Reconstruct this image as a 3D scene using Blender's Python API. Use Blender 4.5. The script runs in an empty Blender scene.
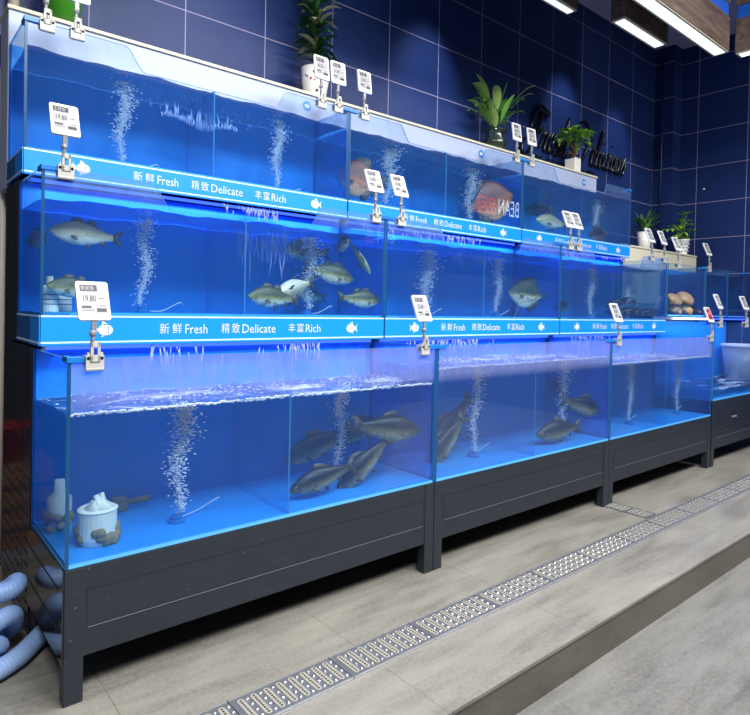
import bpy, math, random
from mathutils import Vector, Matrix, Euler
random.seed(7)
VS, VA = .48, .15
PI = math.pi
scene = bpy.context.scene
COL = scene.collection

# ------------------------------------------------------------------ materials
def s2l(c):
    return tuple(((v/255)/12.92 if v/255 <= .04045 else (((v/255)+.055)/1.055)**2.4) for v in c)

class NT:
    def __init__(s, name):
        s.m = bpy.data.materials.new(name); s.m.use_nodes = True
        s.t = s.m.node_tree; s.t.nodes.clear()
        s.out = s.n('ShaderNodeOutputMaterial')
    def n(s, typ, **kw):
        x = s.t.nodes.new(typ)
        for k, v in kw.items(): setattr(x, k, v)
        return x
    def l(s, a, b): s.t.links.new(a, b)
    def setin(s, inp, v):
        if hasattr(v, 'is_output') or isinstance(v, bpy.types.NodeSocket): s.l(v, inp)
        else: inp.default_value = v
    def math(s, op, a, b=0.0, c=None):
        x = s.n('ShaderNodeMath', operation=op)
        s.setin(x.inputs[0], a); s.setin(x.inputs[1], b)
        if c is not None: s.setin(x.inputs[2], c)
        return x.outputs[0]
    def mix(s, f, a, b):
        x = s.n('ShaderNodeMix', data_type='RGBA')
        s.setin(x.inputs[0], f); s.setin(x.inputs[6], a); s.setin(x.inputs[7], b)
        return x.outputs[2]
    def noise(s, vec, scale, detail=3, rough=.5):
        x = s.n('ShaderNodeTexNoise'); s.l(vec, x.inputs['Vector'])
        x.inputs['Scale'].default_value = scale; x.inputs['Detail'].default_value = detail
        x.inputs['Roughness'].default_value = rough
        return x.outputs['Fac']
    def ramp(s, f, stops):
        x = s.n('ShaderNodeValToRGB'); s.l(f, x.inputs[0])
        e = x.color_ramp.elements
        while len(e) < len(stops): e.new(.5)
        for i, (p, c) in enumerate(stops): e[i].position = p; e[i].color = c
        return x.outputs[0]
    def coord(s, kind='Object', scale=(1,1,1)):
        t = s.n('ShaderNodeTexCoord'); mp = s.n('ShaderNodeMapping')
        mp.inputs['Scale'].default_value = scale
        s.l(t.outputs[kind], mp.inputs['Vector'])
        return mp.outputs[0]
    def pos(s, scale=(1,1,1)):
        g = s.n('ShaderNodeNewGeometry'); mp = s.n('ShaderNodeMapping')
        mp.inputs['Scale'].default_value = scale
        s.l(g.outputs['Position'], mp.inputs['Vector'])
        return mp.outputs[0]
    def bump(s, h, strength=.2, dist=.01):
        b = s.n('ShaderNodeBump'); b.inputs['Strength'].default_value = strength
        b.inputs['Distance'].default_value = dist; s.l(h, b.inputs['Height'])
        return b.outputs[0]
    def principled(s, col, rough=.5, metal=0, normal=None, spec=.5):
        p = s.n('ShaderNodeBsdfPrincipled')
        s.setin(p.inputs['Base Color'], col); s.setin(p.inputs['Roughness'], rough)
        s.setin(p.inputs['Metallic'], metal); p.inputs['Specular IOR Level'].default_value = spec
        if normal is not None: s.l(normal, p.inputs['Normal'])
        return p
    def fin(s, sh): s.l(sh, s.out.inputs[0]); return s.m

def c4(rgb): return (*s2l(rgb), 1)
def plain(name, rgb, rough=.5, metal=0, var=.06, scale=30, spec=.5):
    t = NT(name); v = t.coord('Object'); f = t.noise(v, scale)
    c = s2l(rgb)
    col = t.mix(f, (*[x*(1-var*2) for x in c], 1), (*[min(1, x*(1+var*2)) for x in c], 1))
    p = t.principled(col, rough, metal, t.bump(f, .05, .002), spec)
    return t.fin(p.outputs[0])
def emission(name, rgb, strength):
    t = NT(name); e = t.n('ShaderNodeEmission'); e.inputs[0].default_value = c4(rgb); e.inputs[1].default_value = strength
    return t.fin(e.outputs[0])
def clear(name, tint, film=None, filmamt=0.0, gloss=.9, rough=.02, streak=False, fres=1.45, splash_or_glint=None):
    """thin clear sheet: tinted see-through + mirror by Fresnel + an even or streaky deposit of film"""
    t = NT(name)
    tr = t.n('ShaderNodeBsdfTransparent'); tr.inputs[0].default_value = (*tint, 1)
    base = tr.outputs[0]
    if film is not None:
        d = t.n('ShaderNodeBsdfDiffuse'); d.inputs[0].default_value = (*s2l(film), 1)
        tl = t.n('ShaderNodeBsdfTranslucent'); tl.inputs[0].default_value = (*s2l(film), 1)
        dd = t.n('ShaderNodeMixShader'); dd.inputs[0].default_value = .5
        t.l(d.outputs[0], dd.inputs[1]); t.l(tl.outputs[0], dd.inputs[2])
        m = t.n('ShaderNodeMixShader')
        if streak:
            f1 = t.noise(t.pos((7, 7, 1.6)), 3.0, 4, .6); f2 = t.noise(t.pos((1, 1, 1)), 60, 3, .6)
            a = t.math('MULTIPLY', t.math('ADD', t.math('MULTIPLY', f1, 1.3), t.math('MULTIPLY', f2, .5)), filmamt)
            if splash_or_glint:   # dried splash haze on the glass above the water line
                zz = sep(t)[2]; up = t.math('MULTIPLY', t.math('SUBTRACT', zz, splash_or_glint[0]), 1/.05); cp = t.n('ShaderNodeClamp'); t.l(up, cp.inputs[0])
                a = t.math('ADD', a, t.math('MULTIPLY', cp.outputs[0], t.math('MULTIPLY', f1, splash_or_glint[1])))
            t.l(a, m.inputs[0])
        else: m.inputs[0].default_value = filmamt
        t.l(base, m.inputs[1]); t.l(dd.outputs[0], m.inputs[2]); base = m.outputs[0]
    g = t.n('ShaderNodeBsdfGlossy'); g.inputs['Roughness'].default_value = rough; g.inputs[0].default_value = (1,1,1,1)
    fr = t.n('ShaderNodeFresnel'); fr.inputs[0].default_value = fres
    gf = t.math('MULTIPLY', fr.outputs[0], gloss)
    m2 = t.n('ShaderNodeMixShader'); t.l(gf, m2.inputs[0]); t.l(base, m2.inputs[1]); t.l(g.outputs[0], m2.inputs[2])
    return t.fin(m2.outputs[0])

def grid_mask(t, a, pa, oa, b, pb, ob, w, shift=0.0):
    """1 on the grout lines of a grid pitch pa x pb"""
    def line(s_, p, o):
        u = t.math('DIVIDE', t.math('SUBTRACT', s_, o), p)
        fr = t.math('FRACT', u)
        d = t.math('MINIMUM', fr, t.math('SUBTRACT', 1.0, fr))
        return t.math('LESS_THAN', t.math('MULTIPLY', d, p), w)
    m = line(a, pa, oa)
    return t.math('MAXIMUM', m, line(b, pb, ob)) if b is not None else m
def sep(t):
    g = t.n('ShaderNodeNewGeometry'); x = t.n('ShaderNodeSeparateXYZ'); t.l(g.outputs['Position'], x.inputs[0])
    return x.outputs

TW, TH, TZ, TX = .5685, .4486, 4.595, 7.2646
def tile_wall(name, horiz, off):
    t = NT(name); s = sep(t)
    m = grid_mask(t, s[horiz], TW, off, s[2], TH, TZ, .0028)
    f = t.noise(t.pos(), 1.3, 2); f2 = t.noise(t.pos((1,1,1)), 14, 3)
    tile = t.mix(f, c4((24, 42, 92)), c4((30, 52, 106)))
    col = t.mix(m, tile, c4((158, 150, 178)))
    r = t.math('ADD', t.math('MULTIPLY', m, .4), t.math('ADD', .24, t.math('MULTIPLY', f2, .1)))
    p = t.principled(col, t.math('ADD', r, .14), 0, None, .22)
    return t.fin(p.outputs[0])
def floor_mat(name, yo, py, xo, px_, tone):
    t = NT(name); s = sep(t)
    m = grid_mask(t, s[0], px_, xo, s[1], py, yo, .0016)
    f = t.noise(t.pos((.55, 1.6, 1)), 2.6, 7, .62); g = t.noise(t.pos((.35, 2.4, 1)), 7, 5, .6); k = t.noise(t.pos(), 60, 3)
    a = t.math('ADD', t.math('MULTIPLY', f, .45), t.math('ADD', t.math('MULTIPLY', g, .33), t.math('MULTIPLY', k, .22)))
    lo = tuple(v*.72 for v in tone); hi = tuple(min(255, v*1.14) for v in tone)
    col = t.ramp(a, [(.34, c4(lo)), (.5, c4(tone)), (.66, c4(hi))])
    sp = t.math('GREATER_THAN', t.noise(t.pos(), 23, 2), .74)
    col = t.mix(t.math('MULTIPLY', sp, .5), col, c4(tuple(v*.5 for v in tone)))
    col = t.mix(m, col, c4((96, 90, 78)))
    p = t.principled(col, t.math('ADD', .3, t.math('MULTIPLY', f, .25)), 0, t.bump(a, .12, .004))
    return t.fin(p.outputs[0])
def stand_mat():
    t = NT('powder coated steel'); v = t.pos()
    f = t.noise(v, 8, 4); k = t.math('GREATER_THAN', t.noise(v, 55, 2, .4), .735)
    col = t.mix(f, c4((27, 33, 42)), c4((40, 47, 57)))
    col = t.mix(t.math('MULTIPLY', k, .35), col, c4((130, 132, 135)))
    p = t.principled(col, .42, .1, t.bump(f, .08, .002)); return t.fin(p.outputs[0])
def wood_mat():
    t = NT('dark oak veneer'); v = t.pos((1.2, 9, 9)); f = t.noise(v, 2.2, 6, .65); g = t.noise(t.pos((3, 40, 40)), 3, 3)
    a = t.math('ADD', t.math('MULTIPLY', f, .75), t.math('MULTIPLY', g, .25))
    col = t.ramp(a, [(.32, c4((52, 42, 38))), (.5, c4((98, 80, 70))), (.68, c4((134, 114, 100)))])
    p = t.principled(col, .55, 0, t.bump(a, .15, .004)); return t.fin(p.outputs[0])
def fish_mat(name, back, flank, belly, h=.13, blot=.4):
    t = NT(name); tc = t.n('ShaderNodeTexCoord'); x = t.n('ShaderNodeSeparateXYZ'); t.l(tc.outputs['Object'], x.inputs[0])
    mp = t.n('ShaderNodeMapping'); mp.inputs['Scale'].default_value = (52, 10, 60); t.l(tc.outputs['Object'], mp.inputs['Vector'])
    vo = t.n('ShaderNodeTexVoronoi'); vo.inputs['Scale'].default_value = 1.0; t.l(mp.outputs[0], vo.inputs['Vector'])
    n = t.noise(tc.outputs['Object'], 14, 4)
    z = t.math('ADD', t.math('DIVIDE', x.outputs[2], h*1.1), .5)
    z = t.math('ADD', z, t.math('MULTIPLY', t.math('SUBTRACT', n, .5), .35))
    col = t.ramp(z, [(.05, c4(belly)), (.34, c4(flank)), (.74, c4(back))])
    col = t.mix(t.math('MULTIPLY', t.math('GREATER_THAN', vo.outputs['Distance'], .55), .35), col, c4(tuple(v*.55 for v in back)))
    col = t.mix(t.math('MULTIPLY', t.math('GREATER_THAN', n, .56), blot), col, c4(back))
    p = t.principled(col, .33, .12, t.bump(vo.outputs['Distance'], .35, .004)); return t.fin(p.outputs[0])
def water_top():
    t = NT('rippled water surface')
    n = t.noise(t.pos((1, 2.2, 1)), 9, 4, .6); nb = t.bump(n, .55, .03)
    tr = t.n('ShaderNodeBsdfTransparent'); tr.inputs[0].default_value = (.78, .9, 1, 1)
    g = t.n('ShaderNodeBsdfGlossy'); g.inputs['Roughness'].default_value = .06; t.l(nb, g.inputs['Normal'])
    fr = t.n('ShaderNodeFresnel'); fr.inputs[0].default_value = 1.33; t.l(nb, fr.inputs['Normal'])
    m = t.n('ShaderNodeMixShader'); t.l(fr.outputs[0], m.inputs[0]); t.l(tr.outputs[0], m.inputs[1]); t.l(g.outputs[0], m.inputs[2])
    d = t.n('ShaderNodeBsdfDiffuse'); d.inputs[0].default_value = (.75, .82, .95, 1)
    f = t.noise(t.pos((1, 2.6, 1)), 3.2, 6, .68)
    ff = t.math('MULTIPLY', t.math('SUBTRACT', f, .5), 4.0); cl = t.n('ShaderNodeClamp'); t.l(ff, cl.inputs[0]); cl.inputs[2].default_value = .75
    m2 = t.n('ShaderNodeMixShader'); t.l(cl.outputs[0], m2.inputs[0]); t.l(m.outputs[0], m2.inputs[1]); t.l(d.outputs[0], m2.inputs[2])
    return t.fin(m2.outputs[0])
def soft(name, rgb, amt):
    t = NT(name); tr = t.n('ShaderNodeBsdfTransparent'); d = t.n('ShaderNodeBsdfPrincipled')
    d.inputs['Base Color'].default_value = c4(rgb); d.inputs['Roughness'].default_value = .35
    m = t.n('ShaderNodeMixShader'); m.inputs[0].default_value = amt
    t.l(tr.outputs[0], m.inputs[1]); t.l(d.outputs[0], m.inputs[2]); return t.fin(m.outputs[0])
def leaf_mat(name, a, b):
    t = NT(name); f = t.noise(t.coord('Object', (1, 1, 1)), 9, 3)
    col = t.mix(f, c4(a), c4(b)); p = t.principled(col, .35); return t.fin(p.outputs[0])

M = dict(
    wall=tile_wall('navy wall tiles', 0, TX), wall_r=tile_wall('navy wall tiles side', 1, 1.042),
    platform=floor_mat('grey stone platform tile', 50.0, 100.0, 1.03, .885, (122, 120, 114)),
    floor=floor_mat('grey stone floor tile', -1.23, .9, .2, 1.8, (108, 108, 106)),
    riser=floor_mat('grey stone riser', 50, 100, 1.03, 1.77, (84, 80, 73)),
    ceiling=plain('lavender painted ceiling', (150, 152, 190), .9),
    stand=stand_mat(), groove=plain('dark groove', (22, 24, 28), .6), seam=plain('bare seam', (120, 124, 128), .5),
    side=plain('glossy dark side sheet', (38, 38, 40), .1, .25, .02, 4, .8),
    black=plain('black steel', (30, 34, 52), .22, .1), hole=plain('slot hole', (3, 3, 5), .9),
    cap=plain('blue plastic cap', (22, 110, 190), .35),
    glass=clear('tank front glass', (.93, .97, 1), (150, 190, 235), .02, .16, .01, True),
    glass_dirty=clear('dusty tank glass', (.92, .96, 1), (165, 176, 228), .03, .16, .02, True, splash_or_glint=(1.0, .62)),
    sideglass=clear('frosted side glass', (.88, .95, 1), (70, 140, 215), .12, .15, .03, True),
    seal=plain('teal glass seam', (16, 70, 112), .3), seall=plain('pale blue bottom seam', (86, 170, 232), .4),
    glass2=clear('middle row front glass', (.93, .97, 1), (150, 185, 235), .02, .16, .01, True, splash_or_glint=(1.82, .38)), glass3=clear('top row front glass', (.93, .97, 1), (150, 185, 235), .02, .16, .01, True, splash_or_glint=(2.54, .2)),
    edge=clear('glass edge', (.5, .75, .95), (110, 180, 235), .6, .3),
    divider=clear('divider glass', (.88, .95, .99), (60, 140, 215), .06, .4),
    divedge=clear('divider edge', (.4, .7, .9), (90, 175, 225), .6, .6),
    back=plain('blue tank backing', (10, 138, 232), .5, 0, .04, 4), bottom=plain('light blue tank floor', (50, 165, 238), .5, 0, .05, 4),
    water=clear('water body', (.84, .95, 1), (25, 110, 215), .10, .05, .02, False, 1.2),
    watertop=water_top(), lowtop=clear('water surface seen from below', (.6, .8, 1), (12, 90, 215), .62, .3, .1, False, 1.2), foam=plain('white foam', (225, 232, 245), .6), bubble=soft('air bubbles', (245, 250, 255), .95),  # lowtop: blue film colour stands in for the surface's mirrored blue underside
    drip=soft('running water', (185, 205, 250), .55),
    banner=plain('sky blue banner film', (12, 138, 240), .4, 0, .02, 3), line=plain('pale banner line', (190, 225, 250), .5),
    icon=plain('lavender print', (205, 215, 248), .5), bannerside=plain('deep blue banner film', (14, 84, 150), .4),
    white=plain('white board', (168, 181, 210), .45, 0, .01, 3), cream=plain('cream rim', (206, 202, 178), .5, 0, .02, 3),
    logo=plain('blue logo', (40, 130, 205), .4),
    tagw=plain('white tag plastic', (212, 212, 216), .35, 0, .01), screen=plain('e-paper screen', (150, 152, 158), .5, 0, .02), ink=plain('tag ink', (26, 28, 44), .5),
    red=plain('red screen', (170, 30, 45), .4), clip=plain('grey clip plastic', (176, 177, 172), .35, 0, .02), stemgrey=plain('clear grey stem', (122, 126, 132), .25),
    letter=plain('black acrylic letters', (4, 4, 8), .25, 0, 0), wood=wood_mat(), bluestrip=plain('blue recess strip', (25, 95, 205), .5),
    lamp=emission('lamp diffuser', (240, 250, 255), 1.7), lampbezel=plain('lamp bezel', (190, 184, 160), .5),
    led=emission('blue led tube', (40, 70, 255), 4.0), ledw=emission('cool led tube', (190, 210, 255), 10.0),
    steel=plain('stainless drain plate', (124, 128, 136), .36, .6, .06, 20), slot=plain('raised cream slot', (146, 144, 136), .45),
    bump=plain('polished bump', (200, 204, 210), .2, .8), trim=plain('drain trim', (205, 205, 205), .3, .8),
    hose=plain('light blue ribbed hose', (134, 164, 212), .45, 0, .05, 10),
    basket=plain('white filter plastic', (232, 236, 222), .5), algae=plain('brown algae', (128, 120, 80), .9, 0, .25, 12),
    potw=plain('white glazed pot', (232, 232, 228), .2, 0, .01), potp=plain('pale blue pot pattern', (150, 160, 185), .3),
    ink2=plain('painted flower ink', (50, 44, 52), .5), redp=plain('painted red', (190, 60, 60), .5), soil=plain('dark soil', (34, 26, 20), .9, 0, .2, 40),
    leafd=leaf_mat('dark leaf', (22, 62, 34), (48, 100, 50)), leafl=leaf_mat('light leaf', (96, 150, 70), (170, 190, 110)),
    leafm=leaf_mat('mid leaf', (70, 135, 56), (124, 176, 72)), leafb=leaf_mat('bright leaf', (118, 175, 50), (175, 215, 80)),
    leafp=leaf_mat('cream leaf', (176, 180, 130), (214, 210, 165)), trunk=plain('brown trunk', (62, 46, 34), .8, 0, .2, 40),
    vaseglass=clear('vase glass', (.8, .88, .86), (120, 140, 120), .18, 1.0, .02), greenvase=plain('green gourd skin', (52, 120, 28), .18, 0, .2, 5),
    tub=clear('milky plastic tub', (.86, .9, .97), (205, 220, 245), .40, .5, .2), tubrim=clear('milky plastic rim', (.7, .75, .9), (235, 240, 250), .9, .5, .2),
    pipe=plain('white pipe', (214, 208, 196), .5), bluepipe=plain('blue pipe', (14, 24, 84), .4), bluehose=plain('thin pale hose', (190, 210, 235), .4),
    carp=fish_mat('carp skin', (34, 36, 24), (132, 120, 74), (190, 178, 134), .14, .3),
    bass=fish_mat('bass skin', (84, 86, 36), (190, 184, 104), (245, 240, 205), .13, .55),
    pale=fish_mat('pale bass skin', (176, 172, 136), (224, 214, 172), (250, 246, 228), .13, .15),
    redfish=fish_mat('red fish skin', (120, 66, 34), (206, 122, 70), (236, 180, 130), .3, .45),
    darkfish=fish_mat('dark fish skin', (26, 26, 24), (60, 56, 44), (110, 100, 80), .16, .5),
    fin=plain('fish fin', (84, 78, 58), .45, 0, .15, 20), eye=plain('fish eye', (6, 6, 6), .1), iris=plain('fish iris', (190, 170, 90), .3),
    shell=plain('tan turtle shell', (188, 148, 112), .45, 0, .34, 26), shelld=plain('dark turtle shell', (34, 32, 34), .35, 0, .5, 16), tskin=plain('turtle skin', (92, 84, 70), .6, 0, .2, 20),
    rust=plain('rusty brown box', (120, 84, 58), .8, 0, .2, 14), redplastic=plain('red plastic', (178, 26, 34), .4),
    neonr=emission('red sign light', (255, 50, 60), 3), neonw=emission('white sign light', (235, 245, 255), 4), signbody=plain('sign body', (16, 16, 20), .5),
)

for k_ in ('water', 'watertop', 'lowtop'):   # slightly cloudy tank water
    nt = M[k_].node_tree; vs_ = nt.nodes.new('ShaderNodeVolumeScatter'); va_ = nt.nodes.new('ShaderNodeVolumeAbsorption'); ad = nt.nodes.new('ShaderNodeAddShader')
    vs_.inputs['Color'].default_value = (.08, .55, 1.0, 1); vs_.inputs['Density'].default_value = VS; vs_.inputs['Anisotropy'].default_value = .2
    va_.inputs['Color'].default_value = (.05, .62, 1.0, 1); va_.inputs['Density'].default_value = VA
    nt.links.new(vs_.outputs[0], ad.inputs[0]); nt.links.new(va_.outputs[0], ad.inputs[1])
    nt.links.new(ad.outputs[0], [n for n in nt.nodes if n.type == 'OUTPUT_MATERIAL'][0].inputs['Volume'])

# ------------------------------------------------------------------ mesh builder
class MB:
    def __init__(s): s.v = []; s.f = []; s.m = []
    def add(s, vs, fs, m=0):
        o = len(s.v); s.v += [tuple(p) for p in vs]; s.f += [tuple(i+o for i in f) for f in fs]
        s.m += ([m]*len(fs) if isinstance(m, int) else list(m)); return s
    def box(s, x0, y0, z0, x1, y1, z1, m=0, faces=None):
        v = [(x0,y0,z0),(x1,y0,z0),(x1,y1,z0),(x0,y1,z0),(x0,y0,z1),(x1,y0,z1),(x1,y1,z1),(x0,y1,z1)]
        f = [(0,3,2,1),(4,5,6,7),(0,1,5,4),(1,2,6,5),(2,3,7,6),(3,0,4,7)]   # bottom top front right back left
        return s.add(v, f, m if faces is None else faces)
    def pbox(s, pts, vec, mf=0, ms=0):
        """prism: polygon pts (3D, planar) extruded by vec"""
        n = len(pts); a = [Vector(p) for p in pts]; b = [p+Vector(vec) for p in a]
        s.add(a+b, [tuple(range(n)), tuple(range(2*n-1, n-1, -1))] + [(i, i+n, (i+1) % n+n, (i+1) % n) for i in range(n)], [mf, mf]+[ms]*n); return s
    def tube(s, pts, r, seg=8, m=0, cap=True):
        P = [Vector(p) for p in pts]; R = r if isinstance(r, (list, tuple)) else [r]*len(P)
        vs = []; up = Vector((0,0,1)); prev = None
        for i, p in enumerate(P):
            d = (P[min(i+1, len(P)-1)]-P[max(i-1, 0)]).normalized()
            if prev is None:
                a = d.cross(up); a = d.cross(Vector((1,0,0))) if a.length < 1e-3 else a
            else: a = prev-d*prev.dot(d)
            a.normalize(); prev = a; b = d.cross(a)
            for k in range(seg):
                q = 2*PI*k/seg; vs.append(p+(a*math.cos(q)+b*math.sin(q))*R[i])
        fs = [(i*seg+k, i*seg+(k+1) % seg, (i+1)*seg+(k+1) % seg, (i+1)*seg+k) for i in range(len(P)-1) for k in range(seg)]
        if cap: fs += [tuple(range(seg-1, -1, -1)), tuple((len(P)-1)*seg+k for k in range(seg))]
        return s.add(vs, fs, m)
    def lathe(s, prof, c=(0,0,0), seg=24, m=0, square=0):
        vs = []
        for (r, z) in prof:
            for k in range(seg):
                q = 2*PI*k/seg; vs.append((c[0]+r*math.cos(q), c[1]+r*math.sin(q), c[2]+z))
        fs = [(i*seg+k, i*seg+(k+1) % seg, (i+1)*seg+(k+1) % seg, (i+1)*seg+k) for i in range(len(prof)-1) for k in range(seg)]
        if prof[0][0] > 0: fs.append(tuple(range(seg-1, -1, -1)))
        return s.add(vs, fs, m)
    def ball(s, c, r, m=0, nu=8, nv=6, sc=(1,1,1)):
        vs = [(c[0], c[1], c[2]+r*sc[2])]
        for j in range(1, nv):
            a = PI*j/nv
            for k in range(nu):
                q = 2*PI*k/nu; vs.append((c[0]+r*sc[0]*math.sin(a)*math.cos(q), c[1]+r*sc[1]*math.sin(a)*math.sin(q), c[2]+r*sc[2]*math.cos(a)))
        vs.append((c[0], c[1], c[2]-r*sc[2])); L = len(vs)-1
        fs = [(0, 1+k, 1+(k+1) % nu) for k in range(nu)]
        for j in range(nv-2):
            for k in range(nu):
                a0 = 1+j*nu; fs.append((a0+k, a0+nu+k, a0+nu+(k+1) % nu, a0+(k+1) % nu))
        a0 = 1+(nv-2)*nu; fs += [(a0+(k+1) % nu, a0+k, L) for k in range(nu)]
        return s.add(vs, fs, m)
    def clampy(s, lim, soft=.06):
        s.v = [(a, b if b < lim-soft else lim-soft+soft*(1-math.exp(-(b-lim+soft)/soft)), c) for a, b, c in s.v]; return s
    def build(s, name, mats, parent=None, loc=(0,0,0), smooth=False, bevel=0, world=True):
        me = bpy.data.meshes.new(name)
        o_ = Vector((0,0,0))
        if parent is not None and world:
            o_ = Vector(parent.location)
            if parent.parent is not None: o_ = o_+Vector(parent.parent.location)
        me.from_pydata([tuple(Vector(p)-o_-Vector(loc)) for p in s.v], [], s.f)
        mats = mats if isinstance(mats, (list, tuple)) else [mats]
        for m in mats: me.materials.append(m)
        for p, mi in zip(me.polygons, s.m): p.material_index = mi; p.use_smooth = smooth
        me.update()
        o = bpy.data.objects.new(name, me); COL.objects.link(o); o.location = loc
        if parent is not None: o.parent = parent
        if bevel:
            b = o.modifiers.new('b', 'BEVEL'); b.width = bevel; b.segments = 2; b.limit_method = 'ANGLE'
        return o

def tag(o, label=None, cat=None, group=None, kind=None):
    for k, v in (('label', label), ('category', cat), ('group', group), ('kind', kind)):
        if v: o[k] = v
    return o
def empty(name, loc, label=None, cat=None, group=None, rot=(0,0,0)):
    o = bpy.data.objects.new(name, None); COL.objects.link(o); o.location = loc; o.rotation_euler = rot
    o.empty_display_size = .05
    return tag(o, label, cat, group)
def copy_tree(o, parent=None):
    c = o.copy(); COL.objects.link(c); c.parent = parent
    for ch in list(o.children): copy_tree(ch, c)
    return c
def catmull(P, n=6):
    P = [Vector(p) for p in P]; Q = [P[0]*2-P[1]]+P+[P[-1]*2-P[-2]]; out = []
    for i in range(1, len(Q)-2):
        a, b, c, d = Q[i-1:i+3]
        for k in range(n):
            t = k/n; out.append(.5*((2*b)+(c-a)*t+(2*a-5*b+4*c-d)*t*t+(3*b-a-3*c+d)*t**3))
    out.append(P[-1]); return out
_tc = {}
def text_geo(body):
    if body in _tc: return _tc[body]
    cu = bpy.data.curves.new('t', 'FONT'); cu.body = body; cu.size = 1; cu.resolution_u = 2
    ob = bpy.data.objects.new('t', cu); COL.objects.link(ob)
    dg = bpy.context.evaluated_depsgraph_get(); dg.update(); me = ob.evaluated_get(dg).to_mesh()
    v = [tuple(p.co) for p in me.vertices]; f = [tuple(p.vertices) for p in me.polygons]
    ob.evaluated_get(dg).to_mesh_clear(); bpy.data.objects.remove(ob); bpy.data.curves.remove(cu)
    xs = [p[0] for p in v] or [0, 1]; ys = [p[1] for p in v] or [0, 1]
    x0, x1, y0, y1 = min(xs), max(xs), min(ys), max(ys)
    v = [((p[0]-x0)/(x1-x0), (p[1]-y0)/(y1-y0)) for p in v]
    _tc[body] = (v, f); return _tc[body]
def put_text(mb, body, x0, x1, z0, z1, y, m=0):
    v, f = text_geo(body)
    mb.add([(x0+(x1-x0)*a, y, z0+(z1-z0)*b) for a, b in v], f, m)

# ------------------------------------------------------------------ camera and light
cam = bpy.data.objects.new('camera', bpy.data.cameras.new('camera')); COL.objects.link(cam)
r_, u_, f_ = Vector((0.76564, -0.64293, 0.02079)), Vector((-0.0062, 0.02494, 0.99967)), Vector((0.64324, 0.76552, -0.01511))
mw = Matrix((( r_.x, u_.x, -f_.x), (r_.y, u_.y, -f_.y), (r_.z, u_.z, -f_.z))).to_4x4()
mw.translation = Vector((-0.5217, -2.24733, 1.39305)); cam.matrix_world = mw
cam.data.sensor_width = 36; cam.data.lens = 606.0/750*36
cam.data.shift_x = -(375.27-375)/750; cam.data.shift_y = (317.6-357.5)/750
cam.data.clip_start = .05; scene.camera = cam

w = bpy.data.worlds.new('world'); scene.world = w; w.use_nodes = True
w.node_tree.nodes['Background'].inputs[0].default_value = (.72, .8, 1, 1); w.node_tree.nodes['Background'].inputs[1].default_value = .10
def area(name, loc, sx, sy, power, col=(1,1,1), rot=(0,0,0)):
    l = bpy.data.lights.new(name, 'AREA'); l.shape = 'RECTANGLE'; l.size = sx; l.size_y = sy; l.energy = power; l.color = col
    o = bpy.data.objects.new(name, l); COL.objects.link(o); o.location = loc; o.rotation_euler = rot; return o
def spot(name, loc, to, power, ang, col=(1,1,1), blend=.8):
    l = bpy.data.lights.new(name, 'SPOT'); l.energy = power; l.spot_size = ang; l.spot_blend = blend; l.color = col; l.shadow_soft_size = .06
    o = bpy.data.objects.new(name, l); COL.objects.link(o); o.location = loc
    o.rotation_euler = (Vector(to)-Vector(loc)).to_track_quat('-Z', 'Y').to_euler(); return o
# ceiling lamps over the aisle, then added frontal fill
for x, y, z, p in ((.2, -1.05, 3.78, 34), (2.1, -1.05, 3.78, 22), (4.0, -1.05, 3.78, 14), (1.0, .1, 3.78, 22)):
    area('aisle_lamp', (x, y, z), 1.6, .14, p, (1, .97, .92))
for x, y, p in ((-1.2, -3.6, 260), (.9, -3.0, 250), (3.0, -3.0, 280), (5.6, -2.6, 290)):  # unseen area lights added to brighten the tank fronts
    area('front_fill_light', (x, y, 4.77), 1.2, 1.2, p, (1, .98, .95))
# wall washing downlights
for x, z, p in ((3.15, 3.15, 16), (5.2, 3.4, 10), (6.3, 3.2, 10), (1.2, 3.2, 9)):
    spot('wall_downlight', (x, .75, 4.4), (x, 1.5, z), p*7, math.radians(46), (.85, .92, 1), 1)

# ------------------------------------------------------------------ the room
def struct(mb, name, mat, **k): return tag(mb.build(name, mat, **k), kind='structure')
struct(MB().box(-.55, -.849, -.3, 7.6, 1.5, 0), 'floor_platform', [M['platform'], M['platform']])
rs = MB().box(-.55, -.853, -.154, 7.6, -.849, -.001)
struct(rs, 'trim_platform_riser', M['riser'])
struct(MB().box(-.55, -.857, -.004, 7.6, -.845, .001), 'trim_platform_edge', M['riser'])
struct(MB().box(-3.2, -5, -.3, 7.6, -.853, -.154), 'floor', M['floor'])
struct(MB().box(-3.2, -.853, -.3, -.55, 3, -.0), 'floor_side', M['platform'])
struct(MB().box(-.02, 1.5, 0, 7.7, 1.62, 4.8), 'wall_back', M['wall'])
wr = MB().box(7.487, -1.5, -.154, 7.6, 1.25, 4.8).box(7.2646, 1.25, 0, 7.6, 1.5, 4.8)
struct(wr, 'wall_right', M['wall_r'])
struct(MB().box(-1.5, -3.2, 4.8, 7.7, 1.62, 4.9), 'ceiling', M['ceiling'])
struct(MB().box(-1.6, 3.0, 0, .2, 3.1, 4.8), 'wall_far', plain('far grey wall', (34, 34, 40), .8))
tag(MB().tube([(7.235, 1.38, 1.9), (7.235, 1.38, 4.79)], .014, 8).build('wall_pipe', M['bluepipe'], smooth=True), 'thin dark blue vertical pipe in the far tiled corner', 'pipe')
tag(MB().tube([(.02, 1.44, .01), (.02, 1.44, 2.6)], .018, 10).build('wall_pipe', M['pipe'], smooth=True), 'white upright pipe at the left end behind the tanks', 'pipe')
tag(MB().tube([(.062, 1.45, 2.9), (.062, 1.45, 4.79)], .028, 10).build('wall_pipe', M['pipe'], smooth=True), 'beige upright pipe above the white board at its left end', 'pipe')
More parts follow.
